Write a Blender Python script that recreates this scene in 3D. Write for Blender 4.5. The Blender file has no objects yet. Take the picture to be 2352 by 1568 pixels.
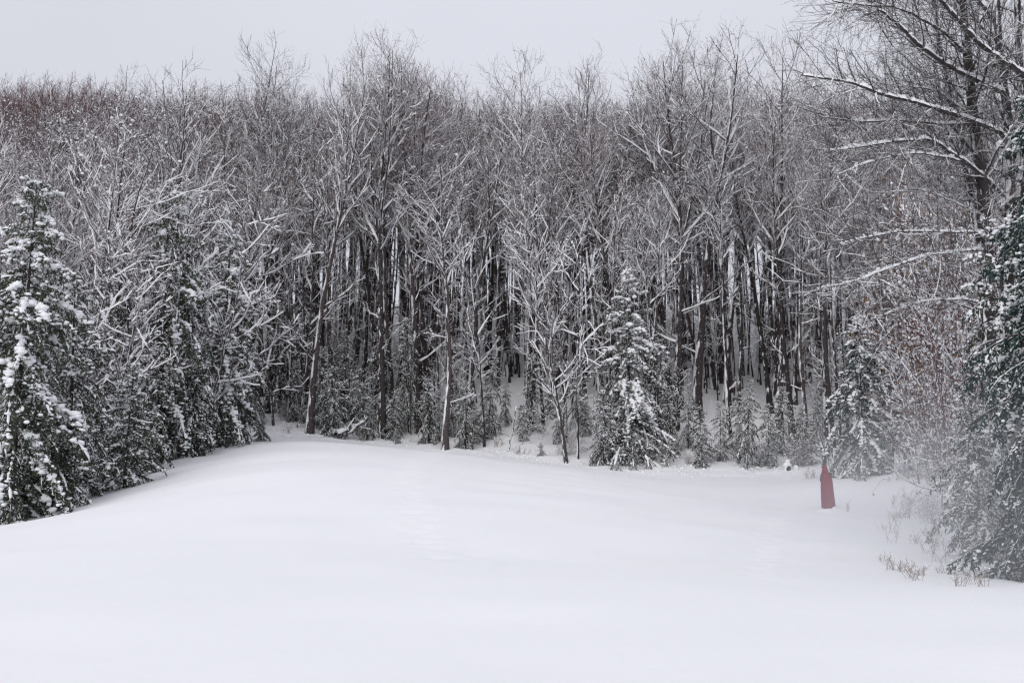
import bpy, math
import numpy as np

# ------------------------------------------------------------------ camera, sky, sun, exposure
scene = bpy.context.scene
COL = scene.collection
FPX, CX, CY, HORIZON = 2287.0, 1176.0, 784.0, 1075.0      # the photograph measured at 2352 x 1568
PITCH = math.atan((HORIZON - CY) / FPX)
EYE = 1.6
cam_data = bpy.data.cameras.new("camera")
cam_data.lens = 35.0
cam_data.sensor_width = 36.0
cam_data.clip_start = 0.1
cam_data.clip_end = 3000.0
cam = bpy.data.objects.new("camera", cam_data)
cam.location = (0, 0, EYE)
cam.rotation_euler = (math.pi / 2 + PITCH, 0, 0)
COL.objects.link(cam)
scene.camera = cam

SUN_EL, SUN_AZ = math.radians(36), math.radians(-162)      # azimuth measured from +Y towards +X: behind and left
world = bpy.data.worlds.new("World")
scene.world = world
world.use_nodes = True
wn = world.node_tree.nodes
wl = world.node_tree.links
wn.clear()
w_out = wn.new("ShaderNodeOutputWorld")
w_bg = wn.new("ShaderNodeBackground")
w_bg.inputs[1].default_value = 0.1
w_sky = wn.new("ShaderNodeTexSky")
w_sky.sky_type = 'NISHITA'
w_sky.sun_disc = False
w_sky.sun_elevation = SUN_EL
w_sky.sun_rotation = SUN_AZ
w_sky.dust_density = 6.0
w_tc = wn.new("ShaderNodeTexCoord")
w_sep = wn.new("ShaderNodeSeparateXYZ")
w_map = wn.new("ShaderNodeMapRange")                       # an overcast sky is brighter overhead
w_map.inputs[1].default_value = 0.0
w_map.inputs[2].default_value = 1.0
w_map.inputs[3].default_value = 6.55
w_map.inputs[4].default_value = 8.6
w_noise = wn.new("ShaderNodeTexNoise")
w_noise.inputs["Scale"].default_value = 1.6
w_noise.inputs["Detail"].default_value = 3.0
w_nm = wn.new("ShaderNodeMapRange")
w_nm.inputs[1].default_value = 0.3
w_nm.inputs[2].default_value = 0.7
w_nm.inputs[3].default_value = 0.94
w_nm.inputs[4].default_value = 1.06
w_mul = wn.new("ShaderNodeMath")
w_mul.operation = 'MULTIPLY'
w_tint = wn.new("ShaderNodeMix")
w_tint.data_type = 'RGBA'
w_tint.blend_type = 'MULTIPLY'
w_tint.inputs[0].default_value = 1.0
w_tint.inputs[7].default_value = (0.968, 0.984, 1.084, 1)
w_mix = wn.new("ShaderNodeMix")
w_mix.data_type = 'RGBA'
w_mix.inputs[0].default_value = 0.94
wl.new(w_tc.outputs["Generated"], w_sep.inputs[0])
wl.new(w_sep.outputs[2], w_map.inputs[0])
wl.new(w_tc.outputs["Generated"], w_noise.inputs["Vector"])
wl.new(w_noise.outputs[0], w_nm.inputs[0])
wl.new(w_map.outputs[0], w_mul.inputs[0])
wl.new(w_nm.outputs[0], w_mul.inputs[1])
wl.new(w_mul.outputs[0], w_tint.inputs[6])
wl.new(w_sky.outputs[0], w_mix.inputs[6])
wl.new(w_tint.outputs[2], w_mix.inputs[7])
wl.new(w_mix.outputs[2], w_bg.inputs[0])
wl.new(w_bg.outputs[0], w_out.inputs[0])

sun_data = bpy.data.lights.new("sun", 'SUN')
sun_data.energy = 1.2
sun_data.angle = math.radians(50)
sun_data.color = (1.0, 0.98, 0.95)
sun = bpy.data.objects.new("sun", sun_data)
sun.rotation_euler = (math.pi / 2 - SUN_EL, 0, -SUN_AZ + math.pi)
COL.objects.link(sun)

scene.view_settings.view_transform = 'Standard'
scene.view_settings.look = 'None'
scene.view_settings.exposure = 0.0
scene.view_settings.gamma = 1.0
scene.render.engine = 'CYCLES'
scene.cycles.max_bounces = 6
scene.cycles.diffuse_bounces = 6
scene.cycles.use_adaptive_sampling = True
scene.cycles.adaptive_threshold = 0.02
scene.cycles.volume_bounces = 1
scene.cycles.transparent_max_bounces = 4
scene.cycles.use_denoising = True
scene.cycles.denoising_prefilter = 'NONE'
scene.cycles.pixel_filter_type = 'BLACKMAN_HARRIS'
scene.cycles.filter_width = 1.3

# ------------------------------------------------------------------ small helpers
def norm(v):
    return v / (np.linalg.norm(v, axis=-1, keepdims=True) + 1e-9)


def at(px, py, Y):
    """world point seen at photograph pixel (px, py) at depth Y"""
    u, v = (px - CX) / FPX, (CY - py) / FPX
    s, c = math.sin(PITCH), math.cos(PITCH)
    k = Y / (c - v * s)
    return np.array([u * k, Y, EYE + (s + v * c) * k])


def pxof(X, Y, Z):
    s, c = math.sin(PITCH), math.cos(PITCH)
    f = Y * c + (Z - EYE) * s
    v = ((Z - EYE) * c - Y * s) / f
    return CX + FPX * X / f, CY - FPX * v


def smooth(a, b, x):
    t = np.clip((x - a) / (b - a), 0, 1)
    return t * t * (3 - 2 * t)


def vnoise(x, y, seed=0):
    """smooth value noise on a lattice"""
    xi, yi = np.floor(x).astype(np.int64), np.floor(y).astype(np.int64)
    fx, fy = x - xi, y - yi
    fx, fy = fx * fx * (3 - 2 * fx), fy * fy * (3 - 2 * fy)

    def h(a, b):
        n = (a * 374761393 + b * 668265263 + seed * 974634777) & 0x7fffffff
        n = ((n ^ (n >> 13)) * 1274126177) & 0x7fffffff
        return (n & 0xffff) / 65535.0
    return (h(xi, yi) * (1 - fx) + h(xi + 1, yi) * fx) * (1 - fy) + (h(xi, yi + 1) * (1 - fx) + h(xi + 1, yi + 1) * fx) * fy


class MB:
    """collects vertex / face arrays and links them as one mesh"""

    def __init__(self):
        self.v, self.f, self.n = [], [], 0

    def add(self, V, F, mat=0, sm=False):
        V = np.asarray(V, float).reshape(-1, 3)
        if len(V) and len(F):
            self.f.append((np.asarray(F, np.int64) + self.n, mat, sm))
            self.v.append(V)
            self.n += len(V)

    def mesh(self, name, mats):
        me = bpy.data.meshes.new(name)
        if self.n:
            V = np.concatenate(self.v).astype(np.float32)
            me.vertices.add(len(V))
            me.vertices.foreach_set("co", V.ravel())
            loops = np.concatenate([f.ravel() for f, m, s in self.f]).astype(np.int32)
            tot = np.concatenate([np.full(len(f), f.shape[1]) for f, m, s in self.f]).astype(np.int32)
            start = np.concatenate([[0], np.cumsum(tot)[:-1]]).astype(np.int32)
            mi = np.concatenate([np.full(len(f), m) for f, m, s in self.f]).astype(np.int32)
            sm = np.concatenate([np.full(len(f), s) for f, m, s in self.f])
            me.loops.add(len(loops))
            me.polygons.add(len(tot))
            me.loops.foreach_set("vertex_index", loops)
            me.polygons.foreach_set("loop_start", start)
            me.polygons.foreach_set("loop_total", tot)
            me.polygons.foreach_set("material_index", mi)
            me.polygons.foreach_set("use_smooth", sm)
            me.update(calc_edges=True)
        for m in (mats if isinstance(mats, (list, tuple)) else [mats]):
            me.materials.append(m)
        return me

    def obj(self, name, mats, parent=None):
        o = bpy.data.objects.new(name, self.mesh(name, mats))
        COL.objects.link(o)
        o.parent = parent
        return o


def tag(o, label=None, cat=None, group=None, kind=None):
    if label: o["label"] = label
    if cat: o["category"] = cat
    if group: o["group"] = group
    if kind: o["kind"] = kind
    return o


def empty(name, loc=(0, 0, 0)):
    o = bpy.data.objects.new(name, None)
    o.location = loc
    o.empty_display_size = 0.3
    COL.objects.link(o)
    return o


def put(proto, loc, scale, rot, label, cat, group=None, name=None, tilt=(0, 0), sz=None):
    """a tree of its own: an Empty with copies of the parts (mesh data shared)"""
    o = empty(name or proto["name"], tuple(float(c) for c in loc))
    o.scale = (scale, scale, sz or scale)
    o.rotation_euler = (tilt[0], tilt[1], rot)
    for part, me in proto["parts"]:
        c = bpy.data.objects.new(part, me)
        c.parent = o
        if part == "snow_cover": c["kind"] = "stuff"
        COL.objects.link(c)
    return tag(o, label, cat, group)


# ------------------------------------------------------------------ materials
def mat_base(name):
    m = bpy.data.materials.new(name)
    m.use_nodes = True
    nt = m.node_tree
    b = nt.nodes["Principled BSDF"]
    b.inputs["Roughness"].default_value = 0.85
    b.inputs["Specular IOR Level"].default_value = 0.2
    return m, nt, b


def nd(nt, typ, **kw):
    n = nt.nodes.new(typ)
    for k, v in kw.items():
        if k.startswith("i_"):
            n.inputs[k[2:].replace("_", " ")].default_value = v
        else:
            setattr(n, k, v)
    return n


def math_node(nt, op, a, b):
    n = nt.nodes.new("ShaderNodeMath")
    n.operation = op
    for i, x in enumerate((a, b)):
        if isinstance(x, (int, float)):
            n.inputs[i].default_value = x
        else:
            nt.links.new(x, n.inputs[i])
    return n.outputs[0]


SNOW_COL = (0.91, 0.915, 0.94, 1)


def snow_mask(nt, direction, lo, hi, scale, amount, zs=1.0):
    """how much wind-driven snow sticks: by the way the face points in the world, broken up by noise"""
    geo = nd(nt, "ShaderNodeNewGeometry")
    dot = nd(nt, "ShaderNodeVectorMath", operation='DOT_PRODUCT')
    d = np.array(direction, float)
    d /= np.linalg.norm(d)
    dot.inputs[1].default_value = tuple(d)
    nt.links.new(geo.outputs["Normal"], dot.inputs[0])
    noi = nd(nt, "ShaderNodeTexNoise", i_Scale=scale, i_Detail=3.0)
    mpp = nd(nt, "ShaderNodeMapping")
    mpp.inputs["Scale"].default_value = (1, 1, zs)
    nt.links.new(geo.outputs["Position"], mpp.inputs[0])
    nt.links.new(mpp.outputs[0], noi.inputs["Vector"])
    k = math_node(nt, 'MULTIPLY', math_node(nt, 'SUBTRACT', noi.outputs[0], 0.5), amount)
    s = math_node(nt, 'ADD', dot.outputs["Value"], k)
    mr = nd(nt, "ShaderNodeMapRange")
    mr.inputs[1].default_value = lo
    mr.inputs[2].default_value = hi
    nt.links.new(s, mr.inputs[0])
    return mr.outputs[0]


def bark_mat(name, c1, c2, lo, hi, amount, scale=7.0, bump=0.4, direction=(-0.62, -0.30, 0.72)):
    m, nt, b = mat_base(name)
    tc = nd(nt, "ShaderNodeTexCoord")
    mp = nd(nt, "ShaderNodeMapping")
    mp.inputs["Scale"].default_value = (1, 1, 0.18)
    nt.links.new(tc.outputs["Object"], mp.inputs[0])
    n = nd(nt, "ShaderNodeTexNoise", i_Scale=22.0, i_Detail=5.0, i_Roughness=0.65)
    nt.links.new(mp.outputs[0], n.inputs["Vector"])
    mx = nd(nt, "ShaderNodeMix", data_type='RGBA')
    mx.inputs[6].default_value = (*c1, 1)
    mx.inputs[7].default_value = (*c2, 1)
    nt.links.new(n.outputs[0], mx.inputs[0])
    oi = nd(nt, "ShaderNodeObjectInfo")
    hsv = nd(nt, "ShaderNodeHueSaturation")
    vr = nd(nt, "ShaderNodeMapRange")
    vr.inputs[3].default_value = 0.7
    vr.inputs[4].default_value = 1.35
    nt.links.new(oi.outputs["Random"], vr.inputs[0])
    nt.links.new(vr.outputs[0], hsv.inputs["Value"])
    nt.links.new(mx.outputs[2], hsv.inputs["Color"])
    sn = nd(nt, "ShaderNodeMix", data_type='RGBA')
    sn.inputs[7].default_value = SNOW_COL
    nt.links.new(hsv.outputs[0], sn.inputs[6])
    nt.links.new(snow_mask(nt, direction, lo, hi, scale, amount, 0.3 if bump else 1.0), sn.inputs[0])
    nt.links.new(sn.outputs[2], b.inputs["Base Color"])
    if bump:
        bp = nd(nt, "ShaderNodeBump", i_Strength=bump, i_Distance=0.03)
        nt.links.new(n.outputs[0], bp.inputs["Height"])
        nt.links.new(bp.outputs[0], b.inputs["Normal"])
    return m


def needle_mat(name, c1, c2, lo=0.72, hi=1.0, amount=0.8):
    m, nt, b = mat_base(name)
    geo = nd(nt, "ShaderNodeNewGeometry")
    n = nd(nt, "ShaderNodeTexNoise", i_Scale=1.7, i_Detail=4.0)
    nt.links.new(geo.outputs["Position"], n.inputs["Vector"])
    mr = nd(nt, "ShaderNodeMapRange")
    mr.inputs[1].default_value = 0.35
    mr.inputs[2].default_value = 0.65
    nt.links.new(n.outputs[0], mr.inputs[0])
    mx = nd(nt, "ShaderNodeMix", data_type='RGBA')
    mx.inputs[6].default_value = (*c1, 1)
    mx.inputs[7].default_value = (*c2, 1)
    nt.links.new(mr.outputs[0], mx.inputs[0])
    sn = nd(nt, "ShaderNodeMix", data_type='RGBA')
    sn.inputs[7].default_value = SNOW_COL
    nt.links.new(mx.outputs[2], sn.inputs[6])
    nt.links.new(snow_mask(nt, (-0.2, -0.2, 1), lo, hi, 9.0, amount), sn.inputs[0])
    nt.links.new(sn.outputs[2], b.inputs["Base Color"])
    return m


def snow_mat(name, bump=0.0, scale=3.0, dist=0.02):
    m, nt, b = mat_base(name)
    b.inputs["Base Color"].default_value = SNOW_COL
    b.inputs["Roughness"].default_value = 0.7
    if bump:
        tc = nd(nt, "ShaderNodeNewGeometry")
        n1 = nd(nt, "ShaderNodeTexNoise", i_Scale=scale, i_Detail=6.0, i_Roughness=0.6)
        nt.links.new(tc.outputs["Position"], n1.inputs["Vector"])
        bp = nd(nt, "ShaderNodeBump", i_Strength=bump, i_Distance=dist)
        nt.links.new(n1.outputs[0], bp.inputs["Height"])
        nt.links.new(bp.outputs[0], b.inputs["Normal"])
        n2 = nd(nt, "ShaderNodeTexNoise", i_Scale=0.35, i_Detail=4.0)
        nt.links.new(tc.outputs["Position"], n2.inputs["Vector"])
        cr = nd(nt, "ShaderNodeMix", data_type='RGBA')
        cr.inputs[6].default_value = (0.84, 0.85, 0.88, 1)
        cr.inputs[7].default_value = (0.89, 0.893, 0.905, 1)
        nt.links.new(n2.outputs[0], cr.inputs[0])
        nt.links.new(cr.outputs[2], b.inputs["Base Color"])
    return m


M_SNOW = snow_mat("snow_clump", 0.25, 9.0, 0.04)
M_GROUND = snow_mat("snow_ground", 0.35, 2.2, 0.035)
M_TRUNK = bark_mat("bark_trunk", (0.025, 0.019, 0.020), (0.091, 0.074, 0.074), 0.52, 0.72, 1.7, 5.0)
M_TRUNK_DARK = bark_mat("bark_dark", (0.021, 0.017, 0.018), (0.075, 0.062, 0.060), 0.66, 0.84, 2.0, 6.0)
M_LIMB = bark_mat("bark_limb", (0.039, 0.029, 0.031), (0.105, 0.082, 0.082), 0.34, 0.52, 1.5, 5.0, bump=0)
M_TWIG = bark_mat("bark_twig", (0.057, 0.033, 0.037), (0.120, 0.078, 0.082), 0.62, 0.78, 1.5, 4.0, bump=0)
M_TWIG_RED = bark_mat("bark_twig_brown", (0.075, 0.040, 0.042), (0.154, 0.087, 0.087), 0.80, 0.95, 1.3, 4.0, bump=0)
M_NEEDLE = needle_mat("needles", (0.034, 0.047, 0.032), (0.080, 0.098, 0.062))
M_NEEDLE_GREY = needle_mat("needles_grey", (0.042, 0.052, 0.042), (0.088, 0.098, 0.076), 0.6, 0.95)
M_NEEDLE_BLUE = needle_mat("needles_blue", (0.016, 0.040, 0.036), (0.038, 0.072, 0.058))

def plain_mat(name, c1, c2, scale=20.0, rough=0.9):
    m, nt, b = mat_base(name)
    b.inputs["Roughness"].default_value = rough
    tc = nd(nt, "ShaderNodeTexCoord")
    n = nd(nt, "ShaderNodeTexNoise", i_Scale=scale, i_Detail=4.0)
    nt.links.new(tc.outputs["Object"], n.inputs["Vector"])
    mx = nd(nt, "ShaderNodeMix", data_type='RGBA')
    mx.inputs[6].default_value = (*c1, 1)
    mx.inputs[7].default_value = (*c2, 1)
    nt.links.new(n.outputs[0], mx.inputs[0])
    nt.links.new(mx.outputs[2], b.inputs["Base Color"])
    return m


M_LEAF = plain_mat("dry_leaf", (0.16, 0.085, 0.04), (0.30, 0.19, 0.10), 6.0)
M_STALK = plain_mat("dry_stalk", (0.15, 0.11, 0.09), (0.28, 0.21, 0.17), 12.0)
M_CLOAK = plain_mat("red_wool", (0.15, 0.002, 0.016), (0.22, 0.005, 0.028), 30.0, 1.0)
M_DARK_CLOTH = plain_mat("dark_cloth", (0.02, 0.02, 0.025), (0.04, 0.04, 0.05), 30.0)
M_SKIN = plain_mat("skin", (0.45, 0.27, 0.2), (0.5, 0.31, 0.23), 30.0, 0.6)

# ------------------------------------------------------------------ terrain
CTRL = [(0, 0, 0), (-9, 0, 0), (9, 0, 0), (-9, 10, 0), (0, 10, 0), (9, 10, 0), (-30, 0, 0), (30, 0, 0), (-30, 15, 0), (28, 12, 0.1),
        (0, -20, 0), (-40, -20, 0), (40, -20, 0)]
for px, py, Y in [(0, 1195, 30), (240, 1125, 36), (470, 1042, 44), (620, 998, 54), (720, 1000, 56), (860, 1016, 56), (1020, 1035, 54),
                  (1300, 1066, 52), (1450, 1080, 50), (1700, 1087, 50), (1880, 1080, 49), (2060, 1105, 42), (1900, 1172, 38),
                  (2060, 1200, 28), (2200, 1240, 22), (2330, 1340, 15), (1160, 985, 60), (1140, 835, 77), (700, 940, 64), (1370, 930, 61),
                  (1600, 960, 61), (1850, 975, 60), (300, 950, 62), (0, 960, 58), (2100, 1000, 60), (2352, 1050, 55), (-200, 1130, 34),
                  (640, 1013, 46), (640, 1037, 38), (640, 1088, 28), (860, 1026, 47), (860, 1046, 38), (860, 1096, 28), (1100, 1052, 47), (1100, 1066, 40),
                  (1100, 1112, 28), (400, 1092, 35), (400, 1128, 28), (1400, 1090, 44), (1400, 1106, 36)]:
    CTRL.append(tuple(at(px, py, Y)))
for X in (-75, -40, 0, 40, 75):
    CTRL += [(X, 88, 13.0), (X * 1.1, 110, 19.5), (X * 1.2, 140, 24), (X * 1.2, 180, 26)]
CTRL = np.array(CTRL, float)


def _tps_fit(C, lam=2.0):
    n = len(C)
    d = np.linalg.norm(C[:, None, :2] - C[None, :, :2], axis=2)
    K = np.where(d > 0, d * d * np.log(d + 1e-9), 0) + lam * np.eye(n)
    Pm = np.c_[np.ones(n), C[:, :2]]
    A = np.block([[K, Pm], [Pm.T, np.zeros((3, 3))]])
    return np.linalg.solve(A, np.r_[C[:, 2], 0, 0, 0])


TPS = _tps_fit(CTRL)


def ground(X, Y):
    X, Y = np.clip(np.asarray(X, float), -90, 90), np.clip(np.asarray(Y, float), -20, 180)
    sh = np.broadcast(X, Y).shape
    x, y = np.broadcast_to(X, sh).ravel(), np.broadcast_to(Y, sh).ravel()
    z = TPS[-3] + TPS[-2] * x + TPS[-1] * y
    for (cx, cy, _), w in zip(CTRL, TPS[:-3]):
        d2 = (x - cx) ** 2 + (y - cy) ** 2 + 1e-9
        z = z + w * d2 * 0.5 * np.log(d2)
    z = z + 0.26 * (vnoise(x / 7.0 + 11, y / 6.0, 3) - 0.5) + 0.08 * (vnoise(x / 2.2, y / 1.5, 5) - 0.5)
    return z.reshape(sh)


EDGE = [(-300, 24), (0, 30), (240, 36), (470, 44), (620, 55), (720, 57), (860, 57), (1020, 55), (1300, 53), (1450, 51), (1700, 51), (1880, 50),
        (2060, 43), (2160, 29), (2330, 16), (2800, 14)]


def edge_depth(px):
    return np.interp(px, [e[0] for e in EDGE], [e[1] for e in EDGE])


def footprints(x, y, z):
    """two lines of old prints crossing the field"""
    def trail(pts, step, size, depth, seed):
        nonlocal z
        r = np.random.default_rng(seed)
        P = np.array(pts)
        seg = np.linalg.norm(np.diff(P, axis=0), axis=1)
        s = np.r_[0, np.cumsum(seg)]
        for k, t in enumerate(np.arange(0, s[-1], step)):
            cx, cy = np.interp(t, s, P[:, 0]), np.interp(t, s, P[:, 1])
            cx += (0.13 if k % 2 else -0.13) + r.normal(0, 0.06)
            cy += r.normal(0, 0.08)
            m = (abs(x - cx) < 1.0) & (abs(y - cy) < 1.0)
            d = np.hypot((x[m] - cx), (y[m] - cy) * 0.8)
            z[m] += -depth * np.exp(-(d / size) ** 2) + 0.45 * depth * np.exp(-((d - size * 1.7) / (size * 0.7)) ** 2)
    a = [at(px, py, Y)[:2] for px, py, Y in [(1010, 1070, 50), (985, 1120, 42), (950, 1180, 33), (935, 1225, 27), (965, 1265, 21), (990, 1330, 16)]]
    trail(a, 0.62, 0.17, 0.045, 1)
    b = [at(px, py, Y)[:2] for px, py, Y in [(1900, 1174, 37.5), (1850, 1190, 34), (1800, 1230, 27), (1760, 1280, 21), (1740, 1350, 15)]]
    trail(b, 0.7, 0.16, 0.05, 2)
    trail([at(1908, 1174, 37.6)[:2], at(1893, 1176, 36.6)[:2], at(1870, 1184, 35)[:2]], 0.42, 0.19, 0.12, 4)
    c = [at(px, py, Y)[:2] for px, py, Y in [(1320, 1300, 16.5), (1180, 1300, 16.5), (1010, 1290, 17)]]
    trail(c, 0.75, 0.15, 0.03, 3)
    return z


def make_ground():
    fx = np.concatenate([[-1500, -700, -350, -200, -130, -95], np.arange(-75, -30, 1.0), np.arange(-30, 30, 0.2), np.arange(30, 76, 1.0),
                         [95, 130, 200, 350, 700, 1500]])
    fy = np.concatenate([[-1500, -600, -200, -80, -30, -10, 0, 3], np.arange(5, 58, 0.2), np.arange(58, 115, 1.0), np.arange(115, 190, 5), [250, 400, 800, 1600]])
    X, Y = np.meshgrid(fx, fy)
    Z = ground(X, Y)
    Z = footprints(X, Y, Z)
    inside = (abs(X) < 31) & (Y > 5) & (Y < 60)                         # fine wind ripples and lumps near the edge of the wood
    px = CX + FPX * X / np.maximum(Y, 1)
    near = np.exp(-((Y - edge_depth(px)) / 1.6) ** 2)
    Z += np.where(inside, near * (0.22 * (vnoise(X * 0.9, Y * 0.9, 21) - 0.35) + 0.10 * (vnoise(X * 3, Y * 3, 22) - 0.5)), 0)
    beyond = np.clip((Y - edge_depth(px)) / 3, 0, 1)
    Z += np.where(inside, beyond * (0.18 * (vnoise(X * 1.3, Y * 1.3, 23) - 0.5)), 0)
    ny, nx = X.shape
    I = np.arange(ny * nx).reshape(ny, nx)
    F = np.stack([I[:-1, :-1], I[:-1, 1:], I[1:, 1:], I[1:, :-1]], -1).reshape(-1, 4)
    mb = MB()
    mb.add(np.stack([X, Y, Z], -1), F, 0, True)
    o = mb.obj("snow_ground", M_GROUND)
    tag(o, "smooth white snow field rising to the edge of the wood", None, None, "structure")


make_ground()

# ------------------------------------------------------------------ growing branches
UP = np.array([0, 0, 1.0])


def grow(rng, S, D, L, n, wander, trop):
    N = len(S)
    P = np.empty((N, n, 3))
    P[:, 0] = S
    d = norm(D)
    step = (L / (n - 1))[:, None]
    trop = np.broadcast_to(np.asarray(trop, float), (N,))[:, None]
    for i in range(1, n):
        d = norm(d + rng.normal(0, wander, (N, 3)) + UP * trop)
        P[:, i] = P[:, i - 1] + d * step
    return P


def taper(r0, r1, n, power=1.0):
    t = np.linspace(0, 1, n) ** power
    return r0[:, None] * (1 - t) + r1[:, None] * t


def spawn(rng, P, R, k, t0, t1, ang, angj):
    N, n, _ = P.shape
    k = np.broadcast_to(np.asarray(k, int), (N,))
    par = np.repeat(np.arange(N), k)
    M = len(par)
    order = np.arange(M) - np.repeat(np.cumsum(k) - k, k)
    t = t0 + (t1 - t0) * (order + rng.random(M)) / np.maximum(k[par], 1)
    x = np.clip(t, 0, 0.999) * (n - 1)
    i = np.floor(x).astype(int)
    f = (x - i)[:, None]
    S = P[par, i] * (1 - f) + P[par, i + 1] * f
    T = norm(P[par, i + 1] - P[par, i])
    r = R[par, i] * (1 - f[:, 0]) + R[par, i + 1] * f[:, 0]
    a = np.where(abs(T[:, 2:3]) < 0.9, UP, np.array([1.0, 0, 0]))
    u = norm(np.cross(T, a))
    v = np.cross(T, u)
    phi = (order * 2.4 + rng.random(N)[par] * 6.28 + rng.normal(0, 0.5, M))[:, None]
    al = (ang + rng.normal(0, angj, M))[:, None] if np.isscalar(ang) else (ang[par] + rng.normal(0, angj, M))[:, None]
    D = np.cos(al) * T + np.sin(al) * (np.cos(phi) * u + np.sin(phi) * v)
    return par, t, S, D, r


def tube(mb, P, R, s, mat=0, sm=False):
    N, n, _ = P.shape
    if N == 0: return
    T = norm(np.gradient(P, axis=1))
    mean = norm(P[:, -1] - P[:, 0])
    ref = np.where(abs(mean[:, 2:3]) < 0.8, UP, np.array([1.0, 0, 0]))[:, None, :]
    u = norm(np.cross(T, ref))
    v = np.cross(T, u)
    a = np.linspace(0, 2 * np.pi, s, endpoint=False) + 0.5
    V = P[:, :, None] + R[:, :, None, None] * (np.cos(a)[:, None] * u[:, :, None] + np.sin(a)[:, None] * v[:, :, None])
    I = np.arange(N * n * s).reshape(N, n, s)
    J = np.roll(I, -1, axis=2)
    F = np.stack([I[:, :-1], J[:, :-1], J[:, 1:], I[:, 1:]], -1).reshape(-1, 4)
    mb.add(V, F, mat, sm)


def snow_strip(mb, rng, P, R, base, gap, rel=0.6, lo=0.22, hi=0.65, prof=3, smin=0.0, hz=None):
    """snow lying along the top of each branch"""
    N, n, _ = P.shape
    if N == 0: return
    T = norm(np.gradient(P, axis=1))
    h = norm(np.cross(T, UP))
    w = np.cross(h, T)
    hc = np.sqrt(np.clip(1 - T[..., 2] ** 2, 0, 1))
    on = (rng.random((N, n)) > gap)
    dep = (base + rel * R) * (smin + (1 - smin) * smooth(lo, hi, hc)) * (0.55 + 0.9 * rng.random((N, n))) * on
    if hz is not None:
        dep = dep * hz(P[..., 2])
    ok = (dep > 0.003)[..., None]
    a = np.where(ok[..., 0], R * 1.06 + dep * 0.42, R * 0.2)[..., None]
    b = np.where(ok[..., 0], R + dep, 0)[..., None]
    if prof == 3:
        ring = [P - h * a + w * (R[..., None] * 0.15), P + w * b, P + h * a + w * (R[..., None] * 0.15)]
    else:
        ring = [P - h * a - w * (R[..., None] * 0.05), P - h * a * 0.92 + w * b * 0.62, P - h * a * 0.4 + w * b, P + h * a * 0.4 + w * b, P + h * a * 0.92 + w * b * 0.62,
                P + h * a - w * (R[..., None] * 0.05)]
    V = np.stack(ring, 2)
    s = len(ring)
    I = np.arange(N * n * s).reshape(N, n, s)
    F = np.stack([I[:, :-1, :-1], I[:, 1:, :-1], I[:, 1:, 1:], I[:, :-1, 1:]], -1)
    keep = (ok[:, :-1, 0] | ok[:, 1:, 0])
    F = F[keep].reshape(-1, 4)
    mb.add(V, F, 0, True)


_ph = (1 + 5 ** 0.5) / 2
ICO_V = norm(np.array([(-1, _ph, 0), (1, _ph, 0), (-1, -_ph, 0), (1, -_ph, 0), (0, -1, _ph), (0, 1, _ph), (0, -1, -_ph), (0, 1, -_ph),
                       (_ph, 0, -1), (_ph, 0, 1), (-_ph, 0, -1), (-_ph, 0, 1)], float))
ICO_F = np.array([(0, 11, 5), (0, 5, 1), (0, 1, 7), (0, 7, 10), (0, 10, 11), (1, 5, 9), (5, 11, 4), (11, 10, 2), (10, 7, 6), (7, 1, 8),
                  (3, 9, 4), (3, 4, 2), (3, 2, 6), (3, 6, 8), (3, 8, 9), (4, 9, 5), (2, 4, 11), (6, 2, 10), (8, 6, 7), (9, 8, 1)])


def _subdiv(V, F):
    V = [tuple(v) for v in V]
    cache, out = {}, []

    def mid(a, b):
        k = (min(a, b), max(a, b))
        if k not in cache:
            V.append(tuple(norm((np.array(V[a]) + np.array(V[b])) / 2)))
            cache[k] = len(V) - 1
        return cache[k]
    for a, b, c in F:
        ab, bc, ca = mid(a, b), mid(b, c), mid(c, a)
        out += [(a, ab, ca), (b, bc, ab), (c, ca, bc), (ab, bc, ca)]
    return np.array(V), np.array(out)


ICO1_V, ICO1_F = _subdiv(ICO_V, ICO_F)


def lumps(mb, rng, C, size, flat=0.55, jit=0.22, fine=True, mat=0):
    """snow clumps: uneven flattened lumps"""
    N = len(C)
    if N == 0: return
    V0, F0 = (ICO1_V, ICO1_F) if fine else (ICO_V, ICO_F)
    sc = size[:, None] * np.stack([rng.uniform(0.7, 1.3, N), rng.uniform(0.7, 1.3, N), flat * rng.uniform(0.7, 1.3, N)], -1)
    V = V0[None] * (1 + rng.normal(0, jit, (N, len(V0), 1))) * sc[:, None, :] + C[:, None, :]
    F = F0[None] + (np.arange(N) * len(V0))[:, None, None]
    mb.add(V, F.reshape(-1, 3), mat, True)


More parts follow.
